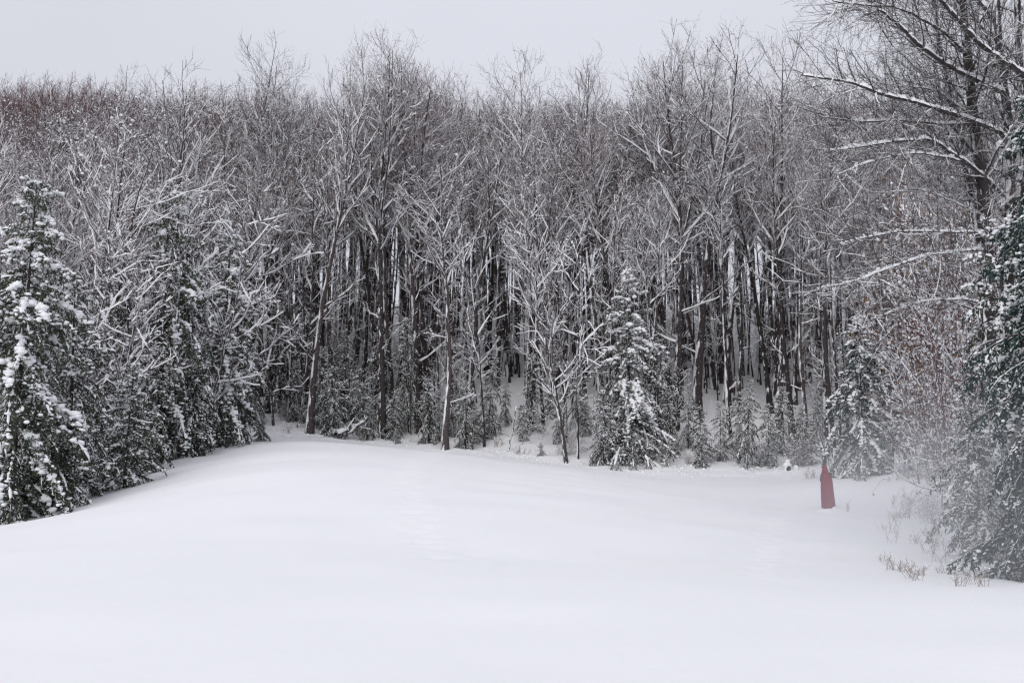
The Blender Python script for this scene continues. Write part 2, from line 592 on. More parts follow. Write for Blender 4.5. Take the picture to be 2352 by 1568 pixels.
# ------------------------------------------------------------------ bare trees
def bare_tree(seed, H=20.0, rb=0.15, cb=0.45, limbs=22, spread=0.26, ang=0.75, forks=0, fork_at=0.45, lean=0.02, wander=0.035, k2=9, k3=7, k4=4,
              twig=0.55, trop=0.10, snow=0.040, gap=0.20, mats=None, name="bare_tree", low=0, tw_r=0.0055, single=False, bow=0.0, blob=0, stems=1, topless=0.75, leaves=0):
    rng = np.random.default_rng(seed)
    mats = mats or (M_TRUNK, M_LIMB, M_TWIG)
    tr, cr, sn = MB(), MB(), MB()
    n0 = 12
    hz = lambda z: 1 - topless * smooth(0.70 * H, 0.98 * H, z)
    sx = rng.normal(0, lean, (stems, 3)) + (rng.normal(0, 0.16, (stems, 3)) if stems > 1 else 0)
    sx[:, 2] = 1
    T0 = grow(rng, np.array([[0, 0, -0.35]]) + (rng.normal(0, 0.25, (stems, 3)) * [1, 1, 0] if stems > 1 else 0), norm(sx), H * rng.uniform(0.97 if stems == 1 else 0.6, 1.0, stems), n0, wander, 0.03)
    if bow:
        T0[..., 0] += bow * np.linspace(0, 1, n0) ** 2
    R0 = taper(np.full(stems, rb), np.full(stems, min(0.02, rb * 0.3)), n0, 0.85)
    R0[:, 0] *= 1.45
    R0[:, 1] *= 1.05
    tube(tr, T0, R0, 8 if rb > 0.07 else 5, 0, True)
    MP, MR = T0, R0
    nF = 0
    if forks:
        par, t, S, D, r = spawn(rng, T0, R0, forks, fork_at, min(0.8, fork_at + 0.22), 0.42, 0.1)
        PF = grow(rng, S, D, H * (1 - t), n0, 0.05, 0.10)
        RF = taper(r * 0.72, np.full(len(r), 0.018), n0, 0.9)
        tube(tr, PF, RF, 6, 0, True)
        snow_strip(sn, rng, PF, RF, snow, gap, 0.5, 0.15, 0.5, hz=hz)
        MP, MR, nF = np.concatenate([T0, PF]), np.concatenate([R0, RF]), len(PF)
    par, t, S, D, r = spawn(rng, T0, R0, np.full(stems, limbs), cb, 0.985, ang, 0.16)
    u = (t - cb) / (1 - cb)
    L = H * spread * (1.0 - 0.62 * u ** 2.2) * rng.uniform(0.55, 1.25, len(t)) * (0.6 + 0.4 * np.minimum(1, u * 4))
    if low:
        p2, t2, S2, D2, r2 = spawn(rng, T0, R0, np.full(stems, low), 0.14, cb, 1.15, 0.15)
        S, D, r = np.concatenate([S, S2]), np.concatenate([D, D2]), np.concatenate([r, r2 * 0.55])
        L = np.concatenate([L, H * spread * rng.uniform(0.25, 0.7, len(t2))])
    if nF:
        p3, t3, S3, D3, r3 = spawn(rng, MP[stems:], MR[stems:], np.full(nF, int(limbs * 0.55)), 0.2, 0.98, 0.6, 0.15)
        S, D, r = np.concatenate([S, S3]), np.concatenate([D, D3]), np.concatenate([r, r3])
        L = np.concatenate([L, H * spread * 0.75 * (1.1 - t3 * 0.6) * rng.uniform(0.55, 1.2, len(t3))])
    r1 = np.minimum(np.clip(r * 0.55, 0.012, 0.075), 0.008 + L * 0.013)
    P1 = grow(rng, S, D, L, 7, 0.10, trop)
    R1 = taper(r1, np.full(len(r1), 0.009), 7)
    tube(cr, P1, R1, 5, 0)
    snow_strip(sn, rng, P1, R1, snow * 1.0, gap + 0.04, 0.9, 0.08, 0.42, hz=hz)
    par, t, S, D, r = spawn(rng, P1, R1, np.clip((L / (H * spread) * k2).astype(int), 3, 14), 0.18, 0.99, 0.72, 0.18)
    L2 = L[par] * 0.42 * (1.15 - 0.75 * t) * rng.uniform(0.6, 1.3, len(t)) + 0.25
    P2 = grow(rng, S, D, L2, 5, 0.12, trop)
    R2 = taper(np.clip(r * 0.6, 0.009, 0.03), np.full(len(r), tw_r), 5)
    tube(cr, P2, R2, 4, 0)
    snow_strip(sn, rng, P2, R2, snow * 0.85, gap + 0.14, 0.6, 0.12, 0.5, hz=hz)
    par, t, S, D, r = spawn(rng, P2, R2, np.clip((L2 / 1.4 * k3).astype(int), 2, 12), 0.1, 1.0, 0.62, 0.2)
    L3 = np.clip(L2[par] * 0.55 * (1.1 - 0.6 * t), 0.25, 1.5) * rng.uniform(0.6, 1.3, len(t))
    P3 = grow(rng, S, D, L3, 4, 0.13, trop * 1.2)
    R3 = taper(np.clip(r * 0.7, tw_r, 0.014), np.full(len(r), tw_r * 0.8), 4)
    tube(cr, P3, R3, 3, 1)
    sel = rng.random(len(P3)) < (0.42 if stems == 1 else 0.0)
    snow_strip(sn, rng, P3[sel], R3[sel], snow * 0.75, gap + 0.32, 0.5, 0.15, 0.6, hz=hz)
    par, t, S, D, r = spawn(rng, P3, R3, np.clip((L3 / 0.9 * k4).astype(int), 1, 3), 0.2, 1.0, 0.6, 0.2)
    L4 = twig * rng.uniform(0.4, 1.2, len(t)) * (H / 20.0) ** 0.5
    P4 = grow(rng, S, D, L4, 2, 0.12, trop)
    R4 = taper(np.full(len(t), tw_r * 0.85), np.full(len(t), tw_r * 0.5), 2)
    tube(cr, P4, R4, 3, 1)
    if blob:
        j = rng.integers(0, len(P2), blob)
        lumps(sn, rng, P2[j, rng.integers(0, 5, blob)] + UP * 0.012, snow * rng.uniform(0.5, 1.7, blob) * (1.0 if stems == 1 else 2.2), 0.7, 0.2, False)
    parts = []
    if leaves:
        lv = MB()
        j = rng.integers(0, len(P4), leaves)
        c = P4[j, 1]
        a, b2 = norm(rng.normal(0, 1, (leaves, 3)) - UP * 0.9), norm(rng.normal(0, 1, (leaves, 3)))
        b2 = norm(np.cross(a, b2))
        ls = rng.uniform(0.03, 0.055, (leaves, 1))
        V = np.stack([c, c + a * ls + b2 * ls * 0.5, c + a * ls * 2.1, c + a * ls - b2 * ls * 0.5], 1)
        lv.add(V, np.arange(leaves * 4).reshape(-1, 4))
        parts.append(("dry_leaves", lv.mesh("dry_leaves", M_LEAF)))
    top = max(T0[:, -1, 2].max(), P2[..., 2].max())
    if single:
        mb = MB()
        for src, off in ((tr, 0), (cr, 1), (sn, 3)):
            base = mb.n
            for f, m, sm in src.f:
                mb.f.append((f + base, m + off, sm))
            mb.v += src.v
            mb.n += src.n
        return mb.mesh(name, [mats[0], mats[1], mats[2], M_SNOW]), top
    return {"name": name, "H": top, "parts": [("trunk", tr.mesh("trunk", mats[0])), ("crown", cr.mesh("crown", [mats[1], mats[2]])), ("snow_cover", sn.mesh("snow_cover", M_SNOW))] + parts}


# ------------------------------------------------------------------ conifers
def conifer(seed, H=10.0, W=2.2, dens=1.0, droop=0.16, start=0.03, needle=0.105, nw=0.020, snow=0.05, gap=0.35, clump=0.0, clump_n=0, mat=None, lean=0.0,
            shape=0.8, name="snowy_conifer", rb=None, leaf_n=13, up0=0.0, sparse=0.0, lump_p=0.95, rag=0.98):
    rng = np.random.default_rng(seed)
    tr, cr, sn = MB(), MB(), MB()
    rb = rb or H * 0.012 + 0.02
    T0 = grow(rng, np.array([[0, 0, -0.3]]), np.array([[lean, 0, 1.0]]), np.array([H + 0.3]), 10, 0.012, 0.02)
    R0 = taper(np.array([rb]), np.array([0.01]), 10)
    tube(tr, T0, R0, 7, 0, True)
    nb = int(H * 15 * dens)
    t = np.clip(start + (1 - start) * (np.arange(nb) + rng.random(nb)) / nb, 0, 0.992)
    x = t * 9 * 0.999
    i = np.floor(x).astype(int)
    f = (x - i)[:, None]
    S = T0[0, i] * (1 - f) + T0[0, i + 1] * f
    phi = np.arange(nb) * 2.399 + rng.normal(0, 0.35, nb)
    lob = 1.01 - rag * 0.5 + rag * vnoise(phi * 1.3 + 40, t * H * 0.8, seed)           # uneven outline
    L = (W * (1 - t) ** shape * lob + 0.12 + 0.05 * H * 0.1) * rng.uniform(0.6, 1.18, nb)
    el = up0 + np.interp(t, [0, 0.5, 0.85, 1.0], [-0.10, 0.05, 0.45, 1.1]) + rng.normal(0, 0.12, nb)
    D = np.stack([np.cos(phi) * np.cos(el), np.sin(phi) * np.cos(el), np.sin(el)], -1)
    P1 = grow(rng, S, D, L, 7, 0.05, -droop * (1.15 - 0.7 * t) * rng.uniform(0.5, 1.5, nb))
    if sparse:
        keep = rng.random(nb) > sparse
        P1, L, t = P1[keep], L[keep], t[keep]
    R1 = taper(0.008 + 0.011 * L, np.full(len(L), 0.005), 7)
    tube(cr, P1, R1, 4, 0)
    # branchlets: a flat drooping spray
    k = np.clip((L * 9).astype(int) + 3, 4, 30)
    par, s, Sb, _, r = spawn(rng, P1, R1, k, 0.12, 1.0, 0.8, 0.1)
    xx = np.clip(s, 0, 0.999) * 6
    ii = np.floor(xx).astype(int)
    T = norm(P1[par, ii + 1] - P1[par, ii])
    side = norm(np.cross(T, UP)) * np.where(np.arange(len(par)) % 2, 1, -1)[:, None]
    Db = norm(T * rng.uniform(0.5, 1.1, len(par))[:, None] + side * rng.uniform(0.3, 1.0, len(par))[:, None] + UP * rng.normal(-0.12, 0.22, len(par))[:, None])
    Lb = np.clip(L[par] * 0.42 * (1.12 - 0.75 * s), 0.12, 0.75) * rng.uniform(0.6, 1.25, len(par))
    P2 = grow(rng, Sb, Db, Lb, 4, 0.06, -droop * 1.3)
    R2 = taper(np.full(len(par), 0.006), np.full(len(par), 0.003), 4)
    tube(cr, P2, R2, 3, 0)
    # needle tufts: small pointed faces along every branchlet
    m = np.clip((Lb / 0.3 * leaf_n).astype(int), 4, 26)
    pb, q, Sn, Dn, _ = spawn(rng, P2, R2, m, 0.0, 1.0, 0.75, 0.2)
    M = len(pb)
    Dn = norm(Dn + UP * rng.normal(-0.25, 0.25, M)[:, None])
    wv = norm(np.cross(Dn, norm(rng.normal(0, 1, (M, 3)) + UP * 1.2)))
    ln = needle * rng.uniform(0.6, 1.35, M)[:, None]
    V = np.stack([Sn - wv * nw * 0.5, Sn + wv * nw * 0.5, Sn + Dn * ln * 0.55 + wv * nw * 0.75, Sn + Dn * ln, Sn + Dn * ln * 0.55 - wv * nw * 0.75], 1)
    base = (np.arange(M) * 5)[:, None]
    cr.add(V, base + np.array([0, 1, 2, 3, 4]), 1)
    # snow along branchlets and the outer half of each branch
    bough = rng.random(len(P1)) ** 1.5                                     # some boughs are loaded, others have shed their snow
    load = np.clip(0.05 + 1.25 * bough[par] * (0.35 + 0.65 * smooth(0.2, 0.75, vnoise(Sb[:, 0] * 1.3 + 9, Sb[:, 2] * 1.3 + Sb[:, 1] * 1.1, seed + 5))) * (0.35 + 0.8 * s), 0, 1.2)
    vis = Sb[:, 2] > 0
    pick = (rng.random(len(P2)) < load * 0.35) & vis
    snow_strip(sn, rng, P2[pick], np.full(P2[pick].shape[:2], 0.004 + snow * 0.13) * rng.uniform(0.3, 1.5, (pick.sum(), 4)), snow * 0.3, gap + 0.25, 0.4, 0.0, 0.3, 3, 0.5)
    f7 = np.linspace(0, 6, 19)
    i7 = np.minimum(f7.astype(int), 5)
    w7 = f7 - i7
    PF = P1[:, i7] * (1 - w7)[None, :, None] + P1[:, i7 + 1] * w7[None, :, None]
    PF += rng.normal(0, 0.008, PF.shape)
    RF = np.full(PF.shape[:2], 0.006 + snow * 0.20) * rng.uniform(0.4, 1.6, PF.shape[:2])
    snow_strip(sn, rng, PF[:, 4:], RF[:, 4:] * (0.5 + 1.3 * bough[:, None]), snow * 0.5, gap + 0.28, 0.5, 0.0, 0.4, 3, 0.4)
    for q in range(3):
        pk = np.nonzero((rng.random(len(P2)) < load * lump_p) & vis)[0]
        ii2 = rng.integers(0, 4, len(pk))
        lumps(sn, rng, P2[pk, ii2] + rng.normal(0, 0.025, (len(pk), 3)) + UP * 0.012, rng.uniform(0.35, 1.25, len(pk)) ** 1.3 * snow * 1.1, 0.6, 0.28, False)
    if clump_n:
        # pads of snow lying along the outer boughs
        j = rng.choice(len(P1), clump_n, p=bough / bough.sum())
        j = j[P1[j, 5, 2] > 0.3]
        a0 = rng.integers(6, 15, len(j))
        for q in range(7):
            c = PF[j, np.minimum(a0 + q - 2, 18)] + rng.normal(0, clump * 0.20, (len(j), 3)) * [1, 1, 0.4] + UP * 0.015
            lumps(sn, rng, c, clump * rng.uniform(0.18, 0.52, len(j)) * np.clip(0.35 + L[j] * 0.4, 0.4, 1.0), 0.65, 0.22, q < 2)
    return {"name": name, "H": H, "parts": [("trunk", tr.mesh("trunk", M_TRUNK_DARK)), ("crown", cr.mesh("crown", [M_TRUNK_DARK, mat or M_NEEDLE])), ("snow_cover", sn.mesh("snow_cover", M_SNOW))]}


def stand(px, Y):
    """ground point straight under photograph column px at depth Y (z from the terrain)"""
    z = 1.0
    X = 0.0
    for _ in range(4):
        s, c = math.sin(PITCH), math.cos(PITCH)
        X = (px - CX) / FPX * (Y * c + (z - EYE) * s)
        z = float(ground(X, Y))
    return np.array([X, Y, z])


def top_height(px, ptop, Y):
    b = stand(px, Y)
    return at(px, ptop, Y)[2] - b[2]


RNG = np.random.default_rng(7)

# ---- evergreens that stand out one by one: (column, depth, top row, label, settings)
NAMED = [
    (22, 30, 415, "tall snow-laden spruce cut by the left edge of the photo", dict(W=2.7, clump=0.30, clump_n=110, snow=0.066, droop=0.28, dens=0.95, shape=0.58)),
    (150, 33, 640, "bushy grey-green conifer between the left-edge spruce and the bare dark trunk", dict(W=1.9, snow=0.055, droop=0.25, mat=M_NEEDLE_GREY, shape=0.55, clump=0.10, clump_n=26)),
    (285, 35, 845, "low bushy green fir at the field edge under the tall leaning conifer", dict(W=1.35, snow=0.05, shape=0.6, droop=0.12, clump=0.12, clump_n=24, dens=1.4)),
    (362, 42, 420, "broad left conifer with steeply drooping boughs reaching down to the snow", dict(W=3.1, clump=0.28, clump_n=95, snow=0.064, droop=0.38, dens=0.8, shape=0.6)),
    (500, 47, 510, "narrow conifer with heavy snow pads beside the white hollow at the left", dict(W=2.3, clump=0.32, clump_n=95, snow=0.064, droop=0.30, dens=0.8, shape=0.55)),
    (1447, 53, 620, "big snow-covered spruce standing alone in the middle of the wood's edge", dict(W=2.75, clump=0.26, clump_n=170, snow=0.078, droop=0.20, dens=1.05, mat=M_NEEDLE_GREY, shape=0.72)),
    (1982, 45, 730, "broad snowy spruce right behind the red-cloaked walker", dict(W=2.3, clump=0.20, clump_n=120, snow=0.066, droop=0.24, dens=1.2, mat=M_NEEDLE_BLUE, shape=0.66)),
    (2470, 16, 150, "large dark green fir at the right edge close to the camera", dict(W=1.7, clump=0.15, clump_n=90, snow=0.028, droop=0.22, dens=2.1, mat=M_NEEDLE_BLUE, shape=0.5, needle=0.085, nw=0.021, leaf_n=14, lump_p=0.6, gap=0.62, rag=0.3, seed=911)),
]
for q, (px, Y, ptop, label, kw) in enumerate(NAMED):
    b = stand(px, Y)
    H = top_height(px, ptop, Y)
    pr = conifer(kw.pop("seed", 100 + q), H=H, **kw)
    put(pr, b, 1.0, 0.0, label, "conifer", "evergreens along the edge of the snow field", name="snowy_conifer")

# ---- smaller hemlocks under the bare trees share four builds
HEM = [conifer(201, 4.0, 1.25, 1.5, 0.22, 0.05, 0.085, 0.022, 0.034, 0.4, 0.08, 14, M_NEEDLE_GREY, name="young_hemlock", shape=0.62),
       conifer(202, 5.0, 1.35, 1.2, 0.28, 0.14, 0.085, 0.022, 0.034, 0.4, 0.09, 12, M_NEEDLE_GREY, name="young_hemlock", shape=0.55, sparse=0.2),
       conifer(203, 3.2, 1.25, 1.7, 0.18, 0.04, 0.085, 0.022, 0.034, 0.4, 0.08, 16, M_NEEDLE, name="young_hemlock", shape=0.6),
       conifer(204, 6.0, 1.45, 1.0, 0.32, 0.18, 0.085, 0.022, 0.032, 0.4, 0.09, 12, M_NEEDLE_GREY, name="young_hemlock", shape=0.5, sparse=0.28)]
SMALL = [
    (600, 50, 955, 2, "tiny green fir seedling at the foot of the narrow snow-padded conifer"),
    (765, 57, 845, 0, "young hemlock over the fallen log left of the middle"),
    (868, 60, 760, 3, "slim grey hemlock behind the fallen log"),
    (940, 60, 735, 3, "tall young hemlock left of the thick dark trunk"),
    (912, 56.5, 985, 2, "knee-high hemlock seedling in front of the slim grey hemlock"),
    (1068, 55, 880, 1, "bright-tipped young hemlock just right of the forked bare tree"),
    (1118, 58, 815, 3, "thin young hemlock with a curved bare stem before the snowy clearing"),
    (1222, 58, 815, 1, "young hemlock left of the twin-stemmed mottled tree"),
    (1245, 53.5, 1018, 2, "small round snow-tipped bush fir in front of the clearing"),
    (1385, 52, 900, 0, "small conifer tucked against the left side of the big middle spruce"),
    (1513, 55, 795, 0, "medium conifer pressed against the right side of the big middle spruce"),
    (1545, 54, 900, 1, "half-hidden young conifer low at the right of the middle spruce"),
    (1612, 52, 935, 0, "young hemlock, first of the row right of the big middle spruce"),
    (1655, 53, 925, 1, "young hemlock, second of the row right of the big middle spruce"),
    (1715, 52, 875, 3, "young hemlock with the tallest tip in the row left of the walker"),
    (1765, 52, 930, 0, "young hemlock in the row left of the walker, behind snow-dusted twigs"),
    (1800, 54, 890, 1, "airy grey hemlock two places left of the walker"),
    (1842, 51.5, 940, 2, "bushy young hemlock nearest to the walker"),
    (2050, 47, 760, 3, "dark conifer behind the right shoulder of the broad snowy spruce"),
    (640, 62, 700, 3, "grey hemlock thicket tree behind the tiny green fir"),
    (690, 63, 640, 3, "grey hemlock right of the thicket tree behind the tiny green fir"),
    (575, 58, 700, 3, "grey hemlock behind the narrow snow-padded conifer"),
    (90, 36, 610, 1, "grey conifer filling the gap behind the left-edge spruce"),
    (205, 39, 560, 3, "slender grey conifer behind the bare dark trunk at the left"),
    (438, 44, 560, 3, "slender conifer between the two tall snow-padded left conifers"),
    (735, 59, 800, 1, "airy hemlock beside the leaning thin bare tree"),
    (820, 59, 850, 0, "grey hemlock directly above the fallen log"),
    (985, 57, 870, 1, "young hemlock left of the front tree left of the clearing"),
    (1160, 60, 880, 3, "sparse hemlock at the left rim of the snowy clearing"),
    (1265, 60, 850, 1, "hemlock half behind the mottled twin-stemmed tree"),
    (1345, 57, 905, 0, "small hemlock between the twin-stemmed tree and the middle spruce"),
    (790, 61, 760, 3, "tall airy hemlock rising behind the fallen log"),
    (900, 58, 900, 0, "hemlock between the slim grey one and the thick dark trunk"),
    (1010, 58, 900, 1, "hemlock peeping out behind the front tree left of the clearing"),
    (1045, 59, 800, 3, "airy hemlock right behind the front tree left of the clearing"),
    (1090, 57, 930, 2, "bushy little hemlock left of the curved bare stem"),
    (1200, 57, 930, 0, "little hemlock on the right rim of the snowy clearing"),
    (1285, 56, 900, 1, "hemlock leaning against the mottled twin-stemmed tree"),
    (1325, 58, 830, 3, "tall airy hemlock just behind the thin bare pole"),
    (845, 57, 930, 2, "bushy little hemlock at the upper end of the fallen log"),
    (680, 60, 830, 1, "hemlock at the back of the open white hollow"),
    (1580, 55, 900, 3, "airy hemlock behind the row right of the middle spruce"),
    (1690, 55, 900, 1, "airy hemlock behind the middle of the row left of the walker"),
    (1875, 54, 900, 3, "airy hemlock behind the walker, left of the broad snowy spruce"),
    (110, 31.5, 900, 2, "low green conifer in front of the bushy grey-green one at left"),
    (60, 33, 800, 3, "drooping conifer low beside the left-edge spruce"),
    (430, 43, 780, 0, "bushy conifer low between the two tall left conifers"),
    (545, 49, 760, 1, "snowy conifer on the right flank of the narrow snow-padded one"),
    (330, 39, 800, 1, "drooping conifer low in front of the broad drooping left conifer"),
    (2290, 25, 700, 3, "dark green conifer leaning behind the brown-leaved bush at the right"),
    (2345, 22, 520, 1, "dense conifer just behind the large fir at the right edge"),
    (2262, 19, 930, 0, "low dark conifer at the foot of the large right-edge fir"),
    (142, 62, 292, 3, "thin pointed spruce spire rising above the bare trees at upper left"),
]
for px, Y, ptop, k, label in SMALL:
    b = stand(px, Y)
    H = top_height(px, ptop, Y)
    pr = HEM[k]
    s = H / pr["H"]
    if k == 3 and px > 2100: s *= 0.9
    put(pr, b, min(s, 1.0 + 0.5 * (s - 1)) if s > 1 else s, RNG.uniform(0, 6.28), label, "conifer", "young evergreens under the bare trees", sz=s, tilt=(RNG.normal(0, 0.04), RNG.normal(0, 0.05)))

# ------------------------------------------------------------------ the bare wood
P_TALL = [
    bare_tree(301, 20, 0.215, 0.50, 22, 0.23, 0.66, lean=0.02, forks=1, fork_at=0.6, low=2, blob=260),
    bare_tree(302, 20, 0.205, 0.56, 22, 0.22, 0.72, lean=0.03, low=2, blob=260, mats=(M_TRUNK_DARK, M_LIMB, M_TWIG)),
    bare_tree(303, 20, 0.235, 0.48, 16, 0.24, 0.70, forks=2, fork_at=0.46, low=2, blob=260),
    bare_tree(304, 20, 0.17, 0.57, 20, 0.20, 0.62, lean=0.04, wander=0.05, low=3, blob=260),
    bare_tree(305, 20, 0.22, 0.46, 15, 0.25, 0.78, forks=3, fork_at=0.44, low=2, blob=260, mats=(M_TRUNK_DARK, M_LIMB, M_TWIG)),
    bare_tree(306, 20, 0.20, 0.54, 22, 0.22, 0.66, lean=0.03, mats=(M_TRUNK_DARK, M_LIMB, M_TWIG_RED), forks=1, fork_at=0.58, low=2, snow=0.030, blob=220),
]
P_OPEN = [
    bare_tree(311, 16, 0.15, 0.34, 18, 0.32, 0.85, forks=3, fork_at=0.36, snow=0.042, gap=0.16, low=4, wander=0.05, mats=(M_TRUNK_DARK, M_LIMB, M_TWIG), blob=300),
    bare_tree(312, 16, 0.13, 0.36, 20, 0.30, 0.80, forks=2, fork_at=0.45, snow=0.040, gap=0.16, low=6, wander=0.06, mats=(M_TRUNK_DARK, M_LIMB, M_TWIG), blob=300),
    bare_tree(313, 16, 0.12, 0.30, 22, 0.30, 0.90, snow=0.040, gap=0.16, low=6, wander=0.06, lean=0.05, mats=(M_TRUNK_DARK, M_LIMB, M_TWIG), blob=300),
]
P_POLE = [
    bare_tree(321, 9, 0.055, 0.30, 18, 0.22, 0.80, k2=6, k3=5, k4=3, snow=0.024, wander=0.05, lean=0.06, name="bare_sapling", blob=120, topless=0.3),
    bare_tree(322, 8, 0.045, 0.25, 18, 0.26, 0.95, k2=6, k3=5, k4=3, snow=0.026, wander=0.06, lean=0.08, name="bare_sapling", trop=0.03, blob=150, topless=0.3),
    bare_tree(323, 7, 0.040, 0.15, 22, 0.28, 1.05, k2=7, k3=5, k4=3, snow=0.026, wander=0.06, lean=0.08, name="bare_sapling", trop=0.02, blob=150, topless=0.3),
]
P_SLIM = [
    bare_tree(351, 14, 0.075, 0.58, 12, 0.16, 0.62, k2=6, k3=5, k4=3, snow=0.028, wander=0.03, lean=0.03, name="slender_bare_tree", low=3, blob=60, mats=(M_TRUNK_DARK, M_LIMB, M_TWIG)),
    bare_tree(352, 14, 0.065, 0.62, 10, 0.15, 0.70, k2=6, k3=5, k4=3, snow=0.028, wander=0.04, lean=0.05, name="slender_bare_tree", low=4, blob=60),
]
BR = (M_TWIG_RED, M_TWIG_RED, M_TWIG_RED)
P_BRUSH = [
    bare_tree(341, 7, 0.035, 0.08, 18, 0.24, 0.85, stems=4, k2=6, k3=6, k4=4, snow=0.013, gap=0.6, wander=0.06, lean=0.08, name="brown_brush", blob=900, topless=0.2, mats=(M_TWIG, M_TWIG, M_TWIG), trop=0.04),
    bare_tree(342, 6, 0.030, 0.08, 18, 0.26, 0.95, stems=4, k2=6, k3=6, k4=4, snow=0.013, gap=0.6, wander=0.06, lean=0.08, name="brown_brush", blob=900, topless=0.2, mats=BR, trop=0.02, leaves=700),
]
SKY = [(-200, 190), (0, 185), (150, 200), (260, 170), (400, 210), (500, 190), (620, 175), (760, 175), (860, 150), (960, 140), (1020, 165), (1060, 185), (1200, 160), (1290, 175), (1360, 180),
       (1420, 180), (1560, 150), (1650, 160), (1700, 175), (1780, 170), (1880, 185), (2000, 190), (2600, 190)]


def sky_row(px):
    return np.interp(px, [s[0] for s in SKY], [s[1] for s in SKY])


FRONT = [  # column, depth, top row, build, label
    (245, 41, 235, P_OPEN[0], "bare tree with wide white limbs rising from the dark trunk at left"),
    (330, 46, 150, P_OPEN[1], "tall bare tree spreading above the broad drooping left conifer"),
    (60, 40, 175, P_OPEN[2], "bare tree rising behind the left-edge spruce"),
    (545, 66, 78, P_TALL[1], "bare tree with pointed crown highest above the left treetops"),
    (710, 57, 72, P_TALL[2], "bare many-stemmed tree, second high crown from the left"),
    (880, 58, 52, P_TALL[4], "bare tree with the highest crown left of the middle"),
    (960, 60, 88, P_TALL[0], "bare tree with dense crown right beside the highest left-middle crown"),
    (1022, 54, 330, P_TALL[3], "bare tree standing out at the field edge, left of the snowy clearing"),
    (1112, 56, 480, P_POLE[0], "thin bare stem curving up beside the snowy clearing"),
    (1302, 52.5, 350, P_OPEN[2], "mottled twin-stemmed bare tree at the field edge left of the middle spruce"),
    (1326, 53, 520, P_POLE[1], "thin bare pole right against the mottled twin-stemmed tree"),
    (1210, 62, 108, P_TALL[3], "bare tree whose crown peaks above the middle of the wood"),
    (1385, 60, 115, P_TALL[0], "dark straight bare tree with open forked limbs left of the middle spruce"),
    (1480, 62, 80, P_TALL[5], "bare tree with tall crown directly above the middle spruce"),
    (1548, 58, 58, P_TALL[4], "big dark-trunked bare tree with the highest crown right of the middle"),
    (1600, 60, 100, P_TALL[2], "thick dark bare trunk right beside the highest right-middle crown"),
    (1677, 57, 300, P_TALL[3], "slender bare tree among the small hemlocks right of the middle spruce"),
    (1790, 58, 85, P_TALL[1], "dark-stemmed bare tree with a fan-shaped crown left of the walker"),
    (1822, 57, 260, P_TALL[5], "straight dark bare trunk left of the walker, first of the close pair"),
    (1852, 57, 300, P_TALL[3], "straight dark bare trunk left of the walker, second of the close pair"),
    (1900, 57, 200, P_TALL[1], "bare tree rising straight above the walker's head"),
    (985, 62, 200, P_TALL[5], "thickest dark trunk standing behind the front tree left of the clearing"),
    (905, 61, 190, P_TALL[0], "dark trunk behind the slim grey hemlock"),
    (690, 60, 330, P_POLE[0], "leaning thin bare tree beside the open white hollow"),
]
FRONT += [
    (175, 36, 470, P_POLE[1], "thin bare sapling between the two leftmost conifers"),
    (215, 37, 520, P_POLE[2], "spreading snowy sapling in front of the bare dark trunk at left"),
    (405, 42, 380, P_POLE[1], "arching white-limbed sapling crossing in front of the broad drooping left conifer"),
    (455, 45, 400, P_POLE[2], "wide snowy sapling left of the narrow snow-padded conifer"),
    (560, 50, 430, P_POLE[1], "snowy sapling right of the narrow snow-padded conifer"),
    (120, 35, 560, P_POLE[2], "snow-tangled sapling behind the left-edge spruce"),
    (320, 40, 450, P_POLE[0], "slim upright sapling left of the broad drooping left conifer"),
    (630, 58, 420, P_POLE[2], "wide fine-twigged sapling over the white hollow"),
    (665, 61, 380, P_POLE[1], "second fine-twigged sapling over the white hollow"),
]
placed = []
for px, Y, ptop, pr, label in FRONT:
    b = stand(px, Y)
    s = top_height(px, ptop, Y) / pr["H"]
    wide = s * (1.25 if "thick" in label else 0.8 if px in (710, 880, 1302) else 1.35 if px == 1022 else 1.0)
    put(pr, b, wide, RNG.uniform(0, 6.28), label, "tree", "bare trees at the front of the wood", sz=s)
    placed.append((b[0], b[1]))

# scatter the rest of the wood over the hillside
cand = []
rs = np.random.default_rng(42)
for yy in np.arange(32, 122, 2.5):
    for xx in np.arange(-78, 79, 2.6):
        X, Y = xx + rs.uniform(-1.2, 1.2), yy + rs.uniform(-1.1, 1.1)
        px = CX + FPX * X / Y
        if px < -180 or px > 2480: continue
        if Y > 80 and rs.random() < np.interp(Y, [80, 100, 126], [0.12, 0.3, 0.4]): continue
        if px > 2150 and Y > 62 and rs.random() < 0.5: continue
        if Y < edge_depth(px) + (5.0 if px > 520 else 8.0): continue
        if px > 1950 and Y < 52: continue
        if 1090 < px < 1215 and Y < 68: continue                    # the clearing that shows snow
        if 1325 < px < 1385 and Y < 62: continue
        if 1560 < px < 1890 and Y < 62: continue
        if any((X - a) ** 2 + (Y - c) ** 2 < 1.6 for a, c in placed): continue
        cand.append((X, Y))
cand = np.array(cand)
cand = cand[np.argsort(cand[:, 1])]
GZ = ground(cand[:, 0], cand[:, 1])
N_IND = 262
far = []
